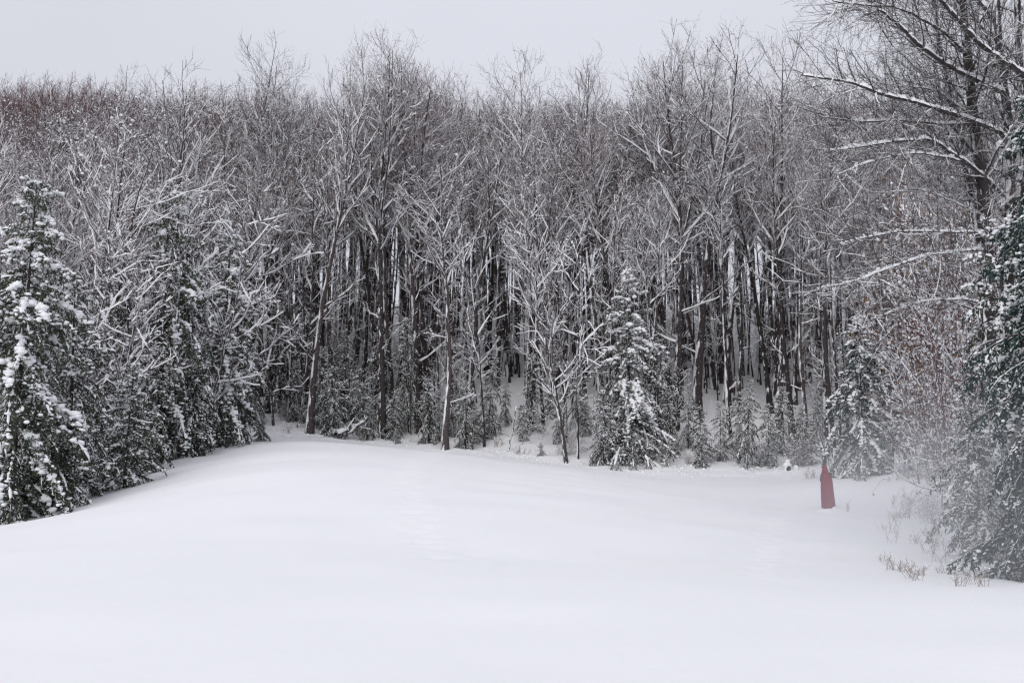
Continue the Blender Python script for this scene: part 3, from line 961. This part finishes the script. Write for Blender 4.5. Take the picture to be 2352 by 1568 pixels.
for q, ((X, Y), z) in enumerate(zip(cand, GZ)):
    px, _ = pxof(X, Y, z + 15)
    nz = vnoise(np.array([px / 95.0]), np.array([Y / 9.0]), 77)[0]
    if Y > 78: want = np.interp(px, [0, 450, 620], [160, 172, 196]) + 80 * nz + rs.exponential(20)
    elif Y > 62: want = sky_row(px) - 35 + 105 * nz + rs.exponential(25)
    else: want = sky_row(px) + rs.uniform(30, 280)
    H = at(px, want, Y)[2] - z
    H = float(np.clip(H, 7.0, 25.0)) * rs.uniform(0.93, 1.0)
    if q < N_IND:
        pr = P_TALL[rs.integers(0, 6)]
        s = H / pr["H"]
        put(pr, (X, Y, z), s * rs.uniform(0.85, 1.15), rs.uniform(0, 6.28), "tall bare snow-streaked tree among the crowded trunks of the hillside wood", "tree",
            "bare trees crowded on the hillside", tilt=(rs.normal(0, 0.02), rs.normal(0, 0.02)), sz=s)
    else:
        far.append((X, Y, z, H / 20.0, rs.uniform(0, 6.28), rs.integers(0, 3)))

for q in range(215):
    px = rs.uniform(620, 2000)
    Y = edge_depth(px) + 3 + 24 * rs.random() ** 1.3
    if q >= 150:
        px, Y = rs.uniform(950, 1920), rs.uniform(67, 92)
    if (1100 < px < 1200 and Y < 68) or (1330 < px < 1380 and Y < 62) or (1890 < px < 2060 and Y < 55) or (1550 < px < 1890 and Y < 65): continue
    pr = P_SLIM[q % 2]
    sc = rs.uniform(0.7, 1.25)
    put(pr, stand(px, Y), sc * rs.uniform(0.8, 1.2), rs.uniform(0, 6.28), "slender straight bare tree squeezed between the thicker trunks of the wood", "tree",
        "slender bare trees between the trunks", tilt=(rs.normal(0, 0.025), rs.normal(0, 0.025)), sz=sc)

# understorey: leafless saplings
n_sap = 0
for q in range(400):
    px = rs.uniform(-60, 2330)
    Y = edge_depth(px) + rs.uniform(1.5, 20) ** 1.0
    if px > 1870: Y = rs.uniform(54, 66) if px < 2110 else rs.uniform(40, 60)
    if 1090 < px < 1215 or 1320 < px < 1375: continue
    if 560 < px < 720 and Y < 60: continue
    if 1550 < px < 1890 and Y < 66: continue
    b = stand(px, Y)
    pr = P_POLE[rs.integers(0, 3)]
    s = rs.uniform(0.4, 0.85)
    put(pr, b, s, rs.uniform(0, 6.28), "thin bare sapling dusted with snow in the undergrowth of the wood", "sapling", "bare saplings under the trees",
        tilt=(rs.normal(0, 0.05), rs.normal(0, 0.05)))
    n_sap += 1
    if n_sap >= 110: break

# far trees that read as one mass: one object of instances
fcol = bpy.data.collections.new("far_tree_builds")
for q in range(3):
    me, top = bare_tree(330 + q, 20, 0.14, 0.42, 18, 0.23, 0.65, k2=8, k3=6, k4=3, snow=0.008, gap=0.45, mats=(M_TRUNK, M_TWIG_RED, M_TWIG_RED), name="far_tree", single=True, tw_r=0.008)
    fo = bpy.data.objects.new("far_tree", me)
    fcol.objects.link(fo)
far = np.array(far)
fm = bpy.data.meshes.new("far_wood")
fm.from_pydata([tuple(f[:3]) for f in far], [], [])
for nm, colm, typ in (("scl", 3, 'FLOAT'), ("rot", 4, 'FLOAT'), ("idx", 5, 'INT')):
    a = fm.attributes.new(nm, typ, 'POINT')
    a.data.foreach_set("value", far[:, colm].astype(np.float32 if typ == 'FLOAT' else np.int32))
fobj = bpy.data.objects.new("far_wood", fm)
COL.objects.link(fobj)
gt = bpy.data.node_groups.new("far_wood", 'GeometryNodeTree')
gt.interface.new_socket("Geometry", in_out='INPUT', socket_type='NodeSocketGeometry')
gt.interface.new_socket("Geometry", in_out='OUTPUT', socket_type='NodeSocketGeometry')
gi, go = gt.nodes.new("NodeGroupInput"), gt.nodes.new("NodeGroupOutput")
iop = gt.nodes.new("GeometryNodeInstanceOnPoints")
ci = gt.nodes.new("GeometryNodeCollectionInfo")
ci.inputs[0].default_value = fcol
ci.inputs[1].default_value = True
ci.inputs[2].default_value = True


def named_attr(nm, typ):
    n = gt.nodes.new("GeometryNodeInputNamedAttribute")
    n.data_type = typ
    n.inputs[0].default_value = nm
    return n.outputs[0]


cxyz = gt.nodes.new("ShaderNodeCombineXYZ")
gt.links.new(named_attr("rot", 'FLOAT'), cxyz.inputs[2])
gt.links.new(gi.outputs[0], iop.inputs["Points"])
gt.links.new(ci.outputs[0], iop.inputs["Instance"])
iop.inputs["Pick Instance"].default_value = True
gt.links.new(named_attr("idx", 'INT'), iop.inputs["Instance Index"])
gt.links.new(cxyz.outputs[0], iop.inputs["Rotation"])
gt.links.new(named_attr("scl", 'FLOAT'), iop.inputs["Scale"])
gt.links.new(iop.outputs[0], go.inputs[0])
fobj.modifiers.new("instances", 'NODES').node_group = gt
tag(fobj, "distant brownish mass of bare treetops along the top of the hillside", "wood", None, "stuff")

# ------------------------------------------------------------------ brown brush at the right, below the big bare tree
for px, Y, ptop, k, label in [
    (2130, 52, 560, 0, "brown leafless brush just right of the broad snowy spruce"),
    (2185, 44, 500, 1, "tall brown brush with clinging dry leaves beneath the long snowy limbs"),
    (2175, 36, 600, 0, "purplish brown brush behind the weeds on the right bank"),
    (2205, 31, 640, 1, "brown brush holding tan leaves left of the dark right-hand conifers"),
    (2130, 55, 420, 0, "high brown brush between the snowy spruce and the big leaning stems"),
    (2225, 33, 420, 0, "thick brown brush around the big multi-stemmed tree"),
    (2190, 42, 400, 1, "brown brush filling the gap behind the big multi-stemmed tree"),
    (2045, 59, 480, 0, "brown brush rising behind the tip of the broad snowy spruce"),
    (2290, 36, 380, 0, "brown brush behind the large right-edge fir"),
    (2240, 46, 330, 1, "furthest brown brush under the big multi-stemmed tree"),
    (2135, 28, 1100, 1, "low rounded bush with brown leaves on the right bank"),
    (2085, 31, 1110, 0, "low twiggy bush at the foot of the brown brush"),
    (60, 30.5, 1120, 0, "low bramble at the foot of the left-edge spruce"),
    (500, 47, 985, 1, "low twiggy bush under the narrow snow-padded conifer"),
]:
    b = stand(px, Y)
    pr = P_BRUSH[k]
    sc = top_height(px, ptop, Y) / pr["H"]
    put(pr, b, sc * 0.62 if sc > 0.5 else sc * 1.1, RNG.uniform(0, 6.28), label, "shrub", "leafless brown brush", sz=sc)

er = np.random.default_rng(31)
for q in range(46):
    px = er.uniform(560, 1900) if q % 4 else er.uniform(20, 560)
    Y = float(edge_depth(px)) + er.uniform(0.3, 4.5)
    if 1105 < px < 1200 and q % 3: continue
    sc = er.uniform(0.10, 0.34)
    put(P_BRUSH[q % 2] if q % 3 else P_POLE[2], stand(px, Y), sc * er.uniform(0.9, 1.6), er.uniform(0, 6.28), "low half-buried twiggy shrub along the edge of the snow field", "shrub",
        "half-buried shrubs at the wood's edge", name="twiggy_shrub", tilt=(er.normal(0, 0.15), er.normal(0, 0.15)), sz=sc)


def fallen_clumps():
    r = np.random.default_rng(66)
    n = 2600
    px = r.uniform(-20, 2260, n)
    Y = edge_depth(px) + r.normal(0.8, 1.3, n) * np.where(px < 560, 0.6, 1.0)
    X = (px - CX) / FPX * Y
    C = np.stack([X, Y, ground(X, Y)], -1)
    mb = MB()
    lumps(mb, r, C + UP * 0.02, r.uniform(0.02, 0.11, n) * r.uniform(0.4, 1, n), 0.6, 0.22, False)
    tag(mb.obj("fallen_snow_clumps", M_SNOW), "small clumps of snow dropped from branches along the field edge", "snow", None, "stuff")


fallen_clumps()

# ------------------------------------------------------------------ the big multi-stemmed bare tree at the right
def catmull(pts, n):
    P = np.array(pts, float)
    P = np.vstack([2 * P[0] - P[1], P, 2 * P[-1] - P[-2]])
    out = []
    m = len(P) - 3
    for t in np.linspace(0, m - 1e-6, n):
        i = int(t)
        f = t - i
        a, b, c, d = P[i:i + 4]
        out.append(0.5 * (2 * b + (c - a) * f + (2 * a - 5 * b + 4 * c - d) * f * f + (3 * b - a - 3 * c + d) * f ** 3))
    return np.array(out)


def big_tree():
    rng = np.random.default_rng(55)
    root = stand(2285, 25)
    tr, cr, sn = MB(), MB(), MB()
    g = lambda pts: [at(*p) - root for p in pts]
    stems = [
        ([(2280, 1040, 25), (2272, 800, 25), (2264, 504, 24.8), (2239, 294, 24.6), (2222, 126, 24.3), (2205, -60, 24), (2185, -300, 23.6)], 0.19),
        ([(2300, 1040, 25.2), (2312, 760, 25.4), (2320, 500, 25.6), (2318, 294, 25.7), (2296, 126, 25.8), (2288, -60, 26), (2275, -300, 26)], 0.17),
        ([(2330, 1040, 25.6), (2352, 700, 26), (2356, 400, 26.2), (2342, 150, 26.4), (2335, -60, 26.6), (2330, -300, 27)], 0.16),
        ([(2268, 640, 25), (2225, 420, 26), (2190, 250, 26.6), (2160, 120, 27), (2140, -50, 27.3), (2125, -220, 27.5)], 0.10),
    ]
    SP, SR = [], []
    for pts, r in stems:
        P = catmull(g(pts), 14)[None]
        R = taper(np.array([r]), np.array([r * 0.35]), 14)
        tube(tr, P, R, 9, 0, True)
        SP.append(P)
        SR.append(R)
    limbs = [
        ([(2300, 214, 25), (2230, 190, 24.2), (2130, 130, 23), (2060, 75, 22.2), (2008, 34, 21.6)], 0.085),
        ([(2400, 220, 25), (2330, 150, 23.8), (2250, 95, 23), (2168, 0, 22), (2110, -70, 21.5)], 0.095),
        ([(2318, 325, 25.6), (2281, 298, 24.8), (2189, 269, 23.4), (2122, 248, 22.5), (2013, 218, 21.5), (1950, 190, 21), (1845, 172, 20.2)], 0.085),
        ([(2305, 450, 25.5), (2256, 403, 24.6), (2181, 349, 23.4), (2134, 323, 22.8), (2063, 323, 22.2), (1962, 340, 21.6), (1905, 352, 21.2)], 0.065),
        ([(2215, 372, 24), (2176, 357, 23.3), (2084, 349, 22.4), (1987, 370, 21.6), (1930, 395, 21.2)], 0.035),
        ([(2285, 280, 25), (2172, 277, 23.6), (2080, 272, 22.7), (1980, 276, 22), (1886, 269, 21.4)], 0.045),
        ([(2275, 538, 24.9), (2180, 533, 23.4), (2090, 530, 22.4), (2004, 538, 21.7), (1940, 552, 21.3)], 0.040),
        ([(2262, 575, 24.9), (2190, 582, 23.8), (2113, 596, 22.8), (2029, 630, 22), (1960, 655, 21.4), (1880, 668, 21)], 0.042),
        ([(2225, 130, 24.3), (2150, 60, 23.4), (2060, 20, 22.4), (1980, 12, 21.8), (1915, 2, 21.4)], 0.045),
        ([(2208, -40, 24), (2120, -90, 23), (2030, -80, 22), (1960, -40, 21.6)], 0.045),
        ([(2235, 270, 24.6), (2150, 215, 25), (2060, 205, 25.2), (1990, 190, 25.4)], 0.035),
        ([(2290, 60, 25.8), (2240, -10, 25), (2180, -60, 24)], 0.05),
        ([(2262, 500, 24.8), (2200, 470, 25.5), (2120, 440, 26), (2040, 445, 26.3)], 0.035),
        ([(2268, 700, 24.9), (2190, 690, 24), (2100, 700, 23.2), (2020, 735, 22.6)], 0.030),
        ([(2255, 420, 24.8), (2300, 330, 23.5), (2340, 270, 22.8)], 0.04),
    ]
    LP, LR, LL = [], [], []
    for pts, r in limbs:
        P = catmull(g(pts), 16)
        P += np.cumsum(rng.normal(0, 0.014, P.shape), axis=0)
        LP.append(P)
        LR.append(np.linspace(r * 0.68, r * 0.2, 16))
        LL.append(np.linalg.norm(np.diff(P, axis=0), axis=1).sum())
    LP, LR, LL = np.array(LP), np.array(LR), np.array(LL)
    tube(cr, LP, LR, 7, 0, True)
    # finer points so that the snow lies in uneven pads with gaps
    f = np.linspace(0, 15, 70)
    i = np.minimum(f.astype(int), 14)
    w = (f - i)
    PF = LP[:, i] * (1 - w)[None, :, None] + LP[:, i + 1] * w[None, :, None]
    RF = LR[:, i] * (1 - w) + LR[:, i + 1] * w
    snow_strip(sn, rng, PF, RF, 0.018, 0.18, 1.0, 0.1, 0.4, prof=6)
    lumps(sn, rng, PF[rng.integers(0, len(PF), 90), rng.integers(4, 60, 90)] + UP * 0.06, rng.uniform(0.03, 0.07, 90), 0.7, 0.18, True)
    SPa, SRa = np.concatenate(SP), np.concatenate(SR)
    par, t, S, D, r = spawn(rng, SPa, SRa, 28, 0.15, 0.98, 0.8, 0.2)
    D[:, 0] -= 0.25
    Ls = rng.uniform(1.2, 3.2, len(t))
    P1 = grow(rng, S, norm(D), Ls, 7, 0.10, 0.04)
    R1 = taper(np.clip(r * 0.3, 0.012, 0.035), np.full(len(r), 0.008), 7)
    tube(cr, P1, R1, 5, 0)
    snow_strip(sn, rng, P1, R1, 0.018, 0.35, 0.5, 0.15, 0.5)
    par, t, S, D, r = spawn(rng, LP, LR, np.clip(LL * 6, 8, 44).astype(int), 0.08, 1.0, 0.8, 0.2)
    D = norm(D + np.array([-0.25, 0, 0.12]))
    L2 = rng.uniform(0.5, 1.7, len(t)) * (1.15 - 0.5 * t)
    P2 = grow(rng, S, D, L2, 5, 0.12, 0.02)
    R2 = taper(np.clip(r * 0.4, 0.008, 0.02), np.full(len(r), 0.005), 5)
    par, t, S, D, r = spawn(rng, P1, R1, 7, 0.15, 1.0, 0.75, 0.2)
    L2b = rng.uniform(0.4, 1.2, len(t))
    P2 = np.concatenate([P2, grow(rng, S, D, L2b, 5, 0.12, 0.02)])
    R2 = np.concatenate([R2, taper(np.clip(r * 0.5, 0.007, 0.014), np.full(len(r), 0.005), 5)])
    L2 = np.concatenate([L2, L2b])
    tube(cr, P2, R2, 4, 0)
    snow_strip(sn, rng, P2, R2, 0.009, 0.45, 0.4, 0.15, 0.5)
    par, t, S, D, r = spawn(rng, P2, R2, np.clip(L2 * 8, 3, 12).astype(int), 0.08, 1.0, 0.65, 0.2)
    L3 = rng.uniform(0.3, 0.95, len(t))
    P3 = grow(rng, S, D, L3, 4, 0.12, 0.02)
    R3 = taper(np.full(len(t), 0.005), np.full(len(t), 0.003), 4)
    tube(cr, P3, R3, 3, 1)
    sel = rng.random(len(P3)) < 0.35
    snow_strip(sn, rng, P3[sel], R3[sel], 0.006, 0.5, 0.4, 0.2, 0.6)
    par, t, S, D, r = spawn(rng, P3, R3, 2, 0.15, 1.0, 0.6, 0.2)
    P4 = grow(rng, S, D, rng.uniform(0.12, 0.45, len(t)), 2, 0.12, 0.03)
    tube(cr, P4, taper(np.full(len(t), 0.0035), np.full(len(t), 0.002), 2), 3, 1)
    pr = {"name": "bare_tree", "H": 1, "parts": [("trunk", tr.mesh("trunk", M_TRUNK_DARK)), ("crown", cr.mesh("crown", [M_TRUNK_DARK, M_TWIG_BARE])), ("snow_cover", sn.mesh("snow_cover", M_SNOW))]}
    put(pr, root, 1.0, 0, "big multi-stemmed bare tree at the upper right with long snow-capped limbs", "tree")


M_TWIG_BARE = bark_mat("bark_twig_bare", (0.040, 0.035, 0.036), (0.085, 0.074, 0.074), 0.8, 1.0, 0.8, 5.0, bump=0)
big_tree()

# ------------------------------------------------------------------ weeds, log, stump
def weed(seed, h=0.5, n=7):
    rng = np.random.default_rng(seed)
    st, sn = MB(), MB()
    P = grow(rng, rng.normal(0, 0.10, (n, 3)) * [1, 1, 0] - UP * 0.05, norm(rng.normal(0, 0.38, (n, 3)) + UP), h * rng.uniform(0.5, 1.1, n), 5, 0.10, 0.0)
    R = taper(np.full(n, 0.006), np.full(n, 0.003), 5)
    tube(st, P, R, 3)
    par, t, S, D, r = spawn(rng, P, R, 5, 0.35, 1.0, 0.6, 0.2)
    P2 = grow(rng, S, D, h * rng.uniform(0.15, 0.4, len(t)), 3, 0.15, 0.02)
    tube(st, P2, taper(np.full(len(t), 0.004), np.full(len(t), 0.002), 3), 3)
    lumps(sn, rng, P2[::3, 2], rng.uniform(0.010, 0.024, len(P2[::3])), 0.7, 0.2, False)
    return {"name": "dry_weed", "H": h, "parts": [("stalks", st.mesh("stalks", M_STALK)), ("snow_cover", sn.mesh("snow_cover", M_SNOW))]}


WEEDS = [weed(401, 0.5, 7), weed(402, 0.6, 5), weed(403, 0.4, 10)]
wr = np.random.default_rng(9)
for q in range(48):
    py = wr.uniform(1115, 1335)
    lo = np.interp(py, [1100, 1200, 1330], [2040, 2020, 2030])
    px = lo + wr.uniform(0, 230)
    Y = float(np.clip(EYE * FPX / (py - HORIZON), 14, 42))
    if px > np.interp(Y, [14, 20, 30, 42], [2330, 2280, 2230, 2170]): continue
    put(WEEDS[q % 3], stand(px, Y), wr.uniform(0.35, 0.8) * (0.6 + Y / 50), wr.uniform(0, 6.28), "dry brown weed poking through the snow on the right bank", "weed", "dry weeds on the right bank")
for px, Y, sc, label in [(1945, 37, 0.8, "lone tiny weed in the open snow right of the walker"), (1862, 47, 1.5, "dry weed at the crest left of the walker's hood"),
                         (660, 56, 1.6, "dry weed standing in the white hollow at the left"), (835, 56.5, 1.8, "dry weed near the end of the fallen log"),
                         (1190, 54, 1.6, "dry weed at the rim of the snowy clearing"), (1000, 55.5, 1.5, "dry weed left of the front tree left of the clearing"),
                         (535, 47, 1.2, "dry weed on the bank under the left conifers"), (1145, 56, 1.8, "dry weed in the middle of the snowy clearing")]:
    put(WEEDS[int(px) % 3], stand(px, Y), sc, px * 0.1, label, "weed", "single dry weeds by the field")


def log(name, p0, p1, r, label, cat, broken=False):
    rng = np.random.default_rng(int(r * 1000))
    a, b = np.array(p0), np.array(p1)
    P = (a + (b - a) * np.linspace(0, 1, 9)[:, None])[None] + rng.normal(0, 0.03, (1, 9, 3))
    R = np.full((1, 9), r) * np.linspace(1, 0.7, 9)
    o = empty(name, tuple(a))
    body, sn = MB(), MB()
    P = P - a
    tube(body, P, R, 8, 0, True)
    par, t, S, D, rr = spawn(rng, P, R, 6, 0.2, 1.0, 1.0, 0.2)
    P2 = grow(rng, S, D, rng.uniform(0.3, 0.9, len(t)), 4, 0.1, 0)
    R2 = taper(np.full(len(t), 0.02), np.full(len(t), 0.006), 4)
    tube(body, P2, R2, 4)
    PF = np.repeat(P, 3, axis=1)[:, 1:-1]
    PF = (PF[:, :-1] + PF[:, 1:]) / 2
    snow_strip(sn, rng, P, R, 0.07 if r > 0.04 else 0.03, 0.1 if r > 0.04 else 0.5, 0.5, 0.0, 0.3, prof=6)
    snow_strip(sn, rng, P2, R2, 0.03, 0.3, 0.6, 0.1, 0.4)
    body.obj("trunk", M_TRUNK_DARK, o)
    sn.obj("snow_cover", M_SNOW, o)["kind"] = "stuff"
    tag(o, label, cat)


log("fallen_log", stand(770, 56) + UP * 0.25, stand(838, 58) + UP * 0.8, 0.11, "fallen snow-capped log lying under the young hemlock left of the middle", "log")
log("leaning_branch", stand(1168, 54.5), stand(1186, 56) + UP * 2.1, 0.035, "thin leaning broken stem in front of the snowy clearing", "branch")
log("broken_stub", stand(1893, 46), stand(1896, 46) + UP * 1.55, 0.11, "broken snow-plastered stub just behind the walker's hood", "stump")
log("dead_branch", stand(795, 57) + UP * 0.1, stand(845, 56) + UP * 1.4, 0.06, "slanting dead stem crossing the fallen log", "branch")


def stump(px, Y):
    rng = np.random.default_rng(77)
    b = stand(px, Y)
    o = empty("snowy_stump", tuple(b))
    w, sn = MB(), MB()
    tube(w, np.array([[[0, 0, -0.2], [0.02, 0, 0.1], [0.03, 0, 0.3], [0.35, 0, -0.1], [0.38, 0, 0.15], [0.36, 0, 0.2]]])[:, :3], np.array([[0.2, 0.17, 0.15]]), 9, 0, True)
    tube(w, np.array([[[0.42, 0, -0.2], [0.44, 0, 0.05], [0.45, 0, 0.16]]]), np.array([[0.16, 0.15, 0.12]]), 9, 0, True)
    lumps(sn, rng, np.array([[0.02, 0, 0.36], [0.05, 0, 0.52], [0.44, -0.02, 0.2], [-0.5, 0.1, 0.02]]), np.array([0.19, 0.12, 0.17, 0.12]), 0.8, 0.07, True)
    w.obj("wood", M_TRUNK_DARK, o)
    sn.obj("snow_cap", M_SNOW, o)["kind"] = "stuff"
    tag(o, "pair of low stumps capped with round snow at the crest left of the walker", "stump")


stump(1808, 50)

# ------------------------------------------------------------------ the walker in the red cloak
def person(px, Y):
    b = stand(px, Y)
    root = empty("person", tuple(b - UP * 0.03))
    tag(root, "person in a long hooded red cloak walking away across the snow", "person")
    # body: one continuous figure, seen only at the hem and inside the hood
    J = {"pelvis": (0, 0, 0.90), "waist": (0, 0, 1.05), "chest": (0, 0.01, 1.25), "neck": (-0.02, 0.02, 1.42), "head": (-0.03, 0.05, 1.52), "crown": (-0.03, 0.04, 1.62),
         "sl": (-0.16, 0.01, 1.35), "el": (-0.20, 0.04, 1.10), "hl": (-0.10, 0.20, 1.02), "sr": (0.16, 0.01, 1.35), "er": (0.19, 0.04, 1.10), "hr": (0.06, 0.20, 1.00),
         "kl": (-0.10, 0.07, 0.48), "al": (-0.10, 0.02, 0.09), "tl": (-0.10, 0.17, 0.05), "kr": (0.10, 0.0, 0.48), "ar": (0.10, -0.12, 0.12), "tr": (0.10, 0.03, 0.05),
         "pl": (-0.09, 0, 0.86), "pr": (0.09, 0, 0.86)}
    Rr = {"pelvis": 0.14, "waist": 0.12, "chest": 0.14, "neck": 0.055, "head": 0.085, "crown": 0.07, "sl": 0.06, "el": 0.045, "hl": 0.035, "sr": 0.06, "er": 0.045, "hr": 0.035,
          "kl": 0.06, "al": 0.05, "tl": 0.04, "kr": 0.06, "ar": 0.05, "tr": 0.04, "pl": 0.085, "pr": 0.085}
    E = [("pelvis", "waist"), ("waist", "chest"), ("chest", "neck"), ("neck", "head"), ("head", "crown"), ("chest", "sl"), ("sl", "el"), ("el", "hl"), ("chest", "sr"), ("sr", "er"),
         ("er", "hr"), ("pelvis", "pl"), ("pl", "kl"), ("kl", "al"), ("al", "tl"), ("pelvis", "pr"), ("pr", "kr"), ("kr", "ar"), ("ar", "tr")]
    names = list(J)
    me = bpy.data.meshes.new("body")
    me.from_pydata([J[k] for k in names], [(names.index(a), names.index(c)) for a, c in E], [])
    body = bpy.data.objects.new("body", me)
    COL.objects.link(body)
    body.parent = root
    body.modifiers.new("skin", 'SKIN')
    body.modifiers.new("subdivision", 'SUBSURF').render_levels = 2
    for i, k in enumerate(names):
        me.skin_vertices[0].data[i].radius = (Rr[k], Rr[k])
        me.skin_vertices[0].data[i].use_root = (k == "pelvis")
    me.materials.append(M_DARK_CLOTH)
    # cloak: rings of (height, centre, half width, half depth)
    rings = [(0.02, 0.040, 0.236, 0.22), (0.16, 0.036, 0.235, 0.22), (0.32, 0.030, 0.233, 0.215), (0.50, 0.022, 0.230, 0.208), (0.70, 0.014, 0.226, 0.20), (0.90, 0.008, 0.222, 0.19),
             (1.06, 0.004, 0.216, 0.178), (1.17, 0.0, 0.207, 0.166), (1.25, -0.008, 0.193, 0.152), (1.31, -0.016, 0.173, 0.140), (1.36, -0.026, 0.150, 0.132), (1.41, -0.036, 0.128, 0.128),
             (1.48, -0.046, 0.116, 0.130), (1.55, -0.050, 0.100, 0.120), (1.61, -0.050, 0.084, 0.102), (1.648, -0.048, 0.060, 0.070), (1.668, -0.046, 0.026, 0.030)]
    n = 64
    ph = np.linspace(0, 2 * np.pi, n, endpoint=False)
    V = []
    for z, cx, a, d in rings:
        fold = np.clip((1.32 - z) / 1.3, 0, 1)
        k = 1 + fold * (0.085 * np.sin(9 * ph + 1.3 + 0.8 * z) + 0.05 * np.sin(14 * ph + 2.1 - z) + 0.03 * np.sin(5 * ph + 0.4))
        lift = 0.06 * np.clip(1 - z / 0.3, 0, 1) * (0.5 + 0.5 * np.sin(ph * 3 + 0.5)) * np.where(np.cos(ph) > 0.1, 1.4, 0.5)
        V.append(np.stack([cx + a * k * np.cos(ph), d * k * np.sin(ph) - 0.01, z + lift], -1))
    V = np.array(V)
    m = len(rings)
    I = np.arange(m * n).reshape(m, n)
    Jn = np.roll(I, -1, axis=1)
    F = np.stack([I[:-1], Jn[:-1], Jn[1:], I[1:]], -1)
    keep = np.ones((m - 1, n), bool)
    front = np.abs(ph - np.pi / 2) < 0.55                     # hood opening faces away from the camera
    keep[11:14, front] = False
    slit = np.abs(ph - np.pi / 2) < 0.08
    keep[0:6, slit] = False
    up = np.zeros((m - 1, n), bool)
    up[10:] = True
    cl = None
    for nm, sel in (("cloak", keep & ~up), ("hood", keep & up)):
        mb = MB()
        mb.add(V, F[sel], 0, True)
        o = mb.obj(nm, M_CLOAK, cl or root)
        sd = o.modifiers.new("thickness", 'SOLIDIFY')
        sd.thickness = 0.012
        cl = cl or o
    # face inside the hood
    fb = MB()
    fv = ICO1_V * [0.072, 0.06, 0.10] + [-0.045, 0.075, 1.515]
    fv[np.argmax(fv[:, 1])] += [0, 0.025, -0.01]
    fb.add(fv, ICO1_F, 0, True)
    fb.obj("face", M_SKIN, root)
    # kicked-up snow at the hem
    sn = MB()
    r = np.random.default_rng(3)
    c = np.stack([r.uniform(-0.30, 0.34, 16), r.uniform(-0.32, -0.18, 16), r.uniform(-0.02, 0.03, 16)], -1)
    c[0] = (0.17, -0.26, 0.09)
    sz = r.uniform(0.035, 0.075, 16)
    sz[0] = 0.06
    lumps(sn, r, c, sz, 0.7, 0.15, True)
    sn.obj("snow_clods", M_SNOW, root)["kind"] = "stuff"
    return root


person(1901, 38)

# ------------------------------------------------------------------ falling snow
def falling_snow(n=52000):
    r = np.random.default_rng(88)
    Y = (r.random(n) * (54 ** 2 - 8 ** 2) + 8 ** 2) ** 0.5
    px, py = r.uniform(-150, 2500, n), r.uniform(-150, 1350, n)
    X = (px - CX) / FPX * Y
    Z = EYE + (HORIZON - py) / FPX * Y
    ok = (Z > ground(X, Y) + 0.3) & (Z > 1.3) & (Z < 0.36 * Y) & (Y > 14)
    C = np.stack([X, Y, Z], -1)[ok]
    V0 = np.array([(1, 1, 1), (1, -1, -1), (-1, 1, -1), (-1, -1, 1)]) * 0.75
    F0 = np.array([(0, 1, 2), (0, 3, 1), (0, 2, 3), (1, 3, 2)])
    V0 = V0[None] + r.normal(0, 0.3, (len(C), 4, 3))
    sz = r.uniform(0.003, 0.0095, len(C)) * (0.6 + C[:, 1] / 50)
    mb = MB()
    mb.add(C[:, None] + V0 * sz[:, None, None], (F0[None] + (np.arange(len(C)) * 4)[:, None, None]).reshape(-1, 3), 0, True)
    tag(mb.obj("falling_snow", M_SNOW), "fine snowflakes drifting down in front of the wood", "snowflakes", None, "stuff")


falling_snow()



# ------------------------------------------------------------------ mist volume added to imitate a pale lens smear at lower right
def mist(name, centre, half, dens, label):
    m = bpy.data.materials.new(name)
    m.use_nodes = True
    nt = m.node_tree
    nt.nodes.remove(nt.nodes["Principled BSDF"])
    v = nd(nt, "ShaderNodeVolumePrincipled")
    v.inputs["Color"].default_value = (0.93, 0.94, 0.97, 1)
    v.inputs["Anisotropy"].default_value = 0.2
    tc = nd(nt, "ShaderNodeTexCoord")
    ln = nd(nt, "ShaderNodeVectorMath", operation='LENGTH')
    nt.links.new(tc.outputs["Object"], ln.inputs[0])
    mr = nd(nt, "ShaderNodeMapRange", interpolation_type='SMOOTHSTEP')
    mr.inputs[1].default_value = 1.0
    mr.inputs[2].default_value = 0.0
    mr.inputs[3].default_value = 0.0
    mr.inputs[4].default_value = dens
    nt.links.new(ln.outputs["Value"], mr.inputs[0])
    nt.links.new(mr.outputs[0], v.inputs["Density"])
    nt.links.new(v.outputs[0], nt.nodes["Material Output"].inputs["Volume"])
    V, F = _subdiv(ICO1_V, ICO1_F)
    mb = MB()
    mb.add(V * 1.03, F)
    o = mb.obj(name, m)
    o.location = centre
    o.scale = half
    tag(o, label, "veil", None, "stuff")


mist("lens_veil_volume", (9.4, 17.5, 0.4), (6.8, 13.0, 3.4), 0.074, "pale mist volume added low over the right bank to imitate a lens smear")
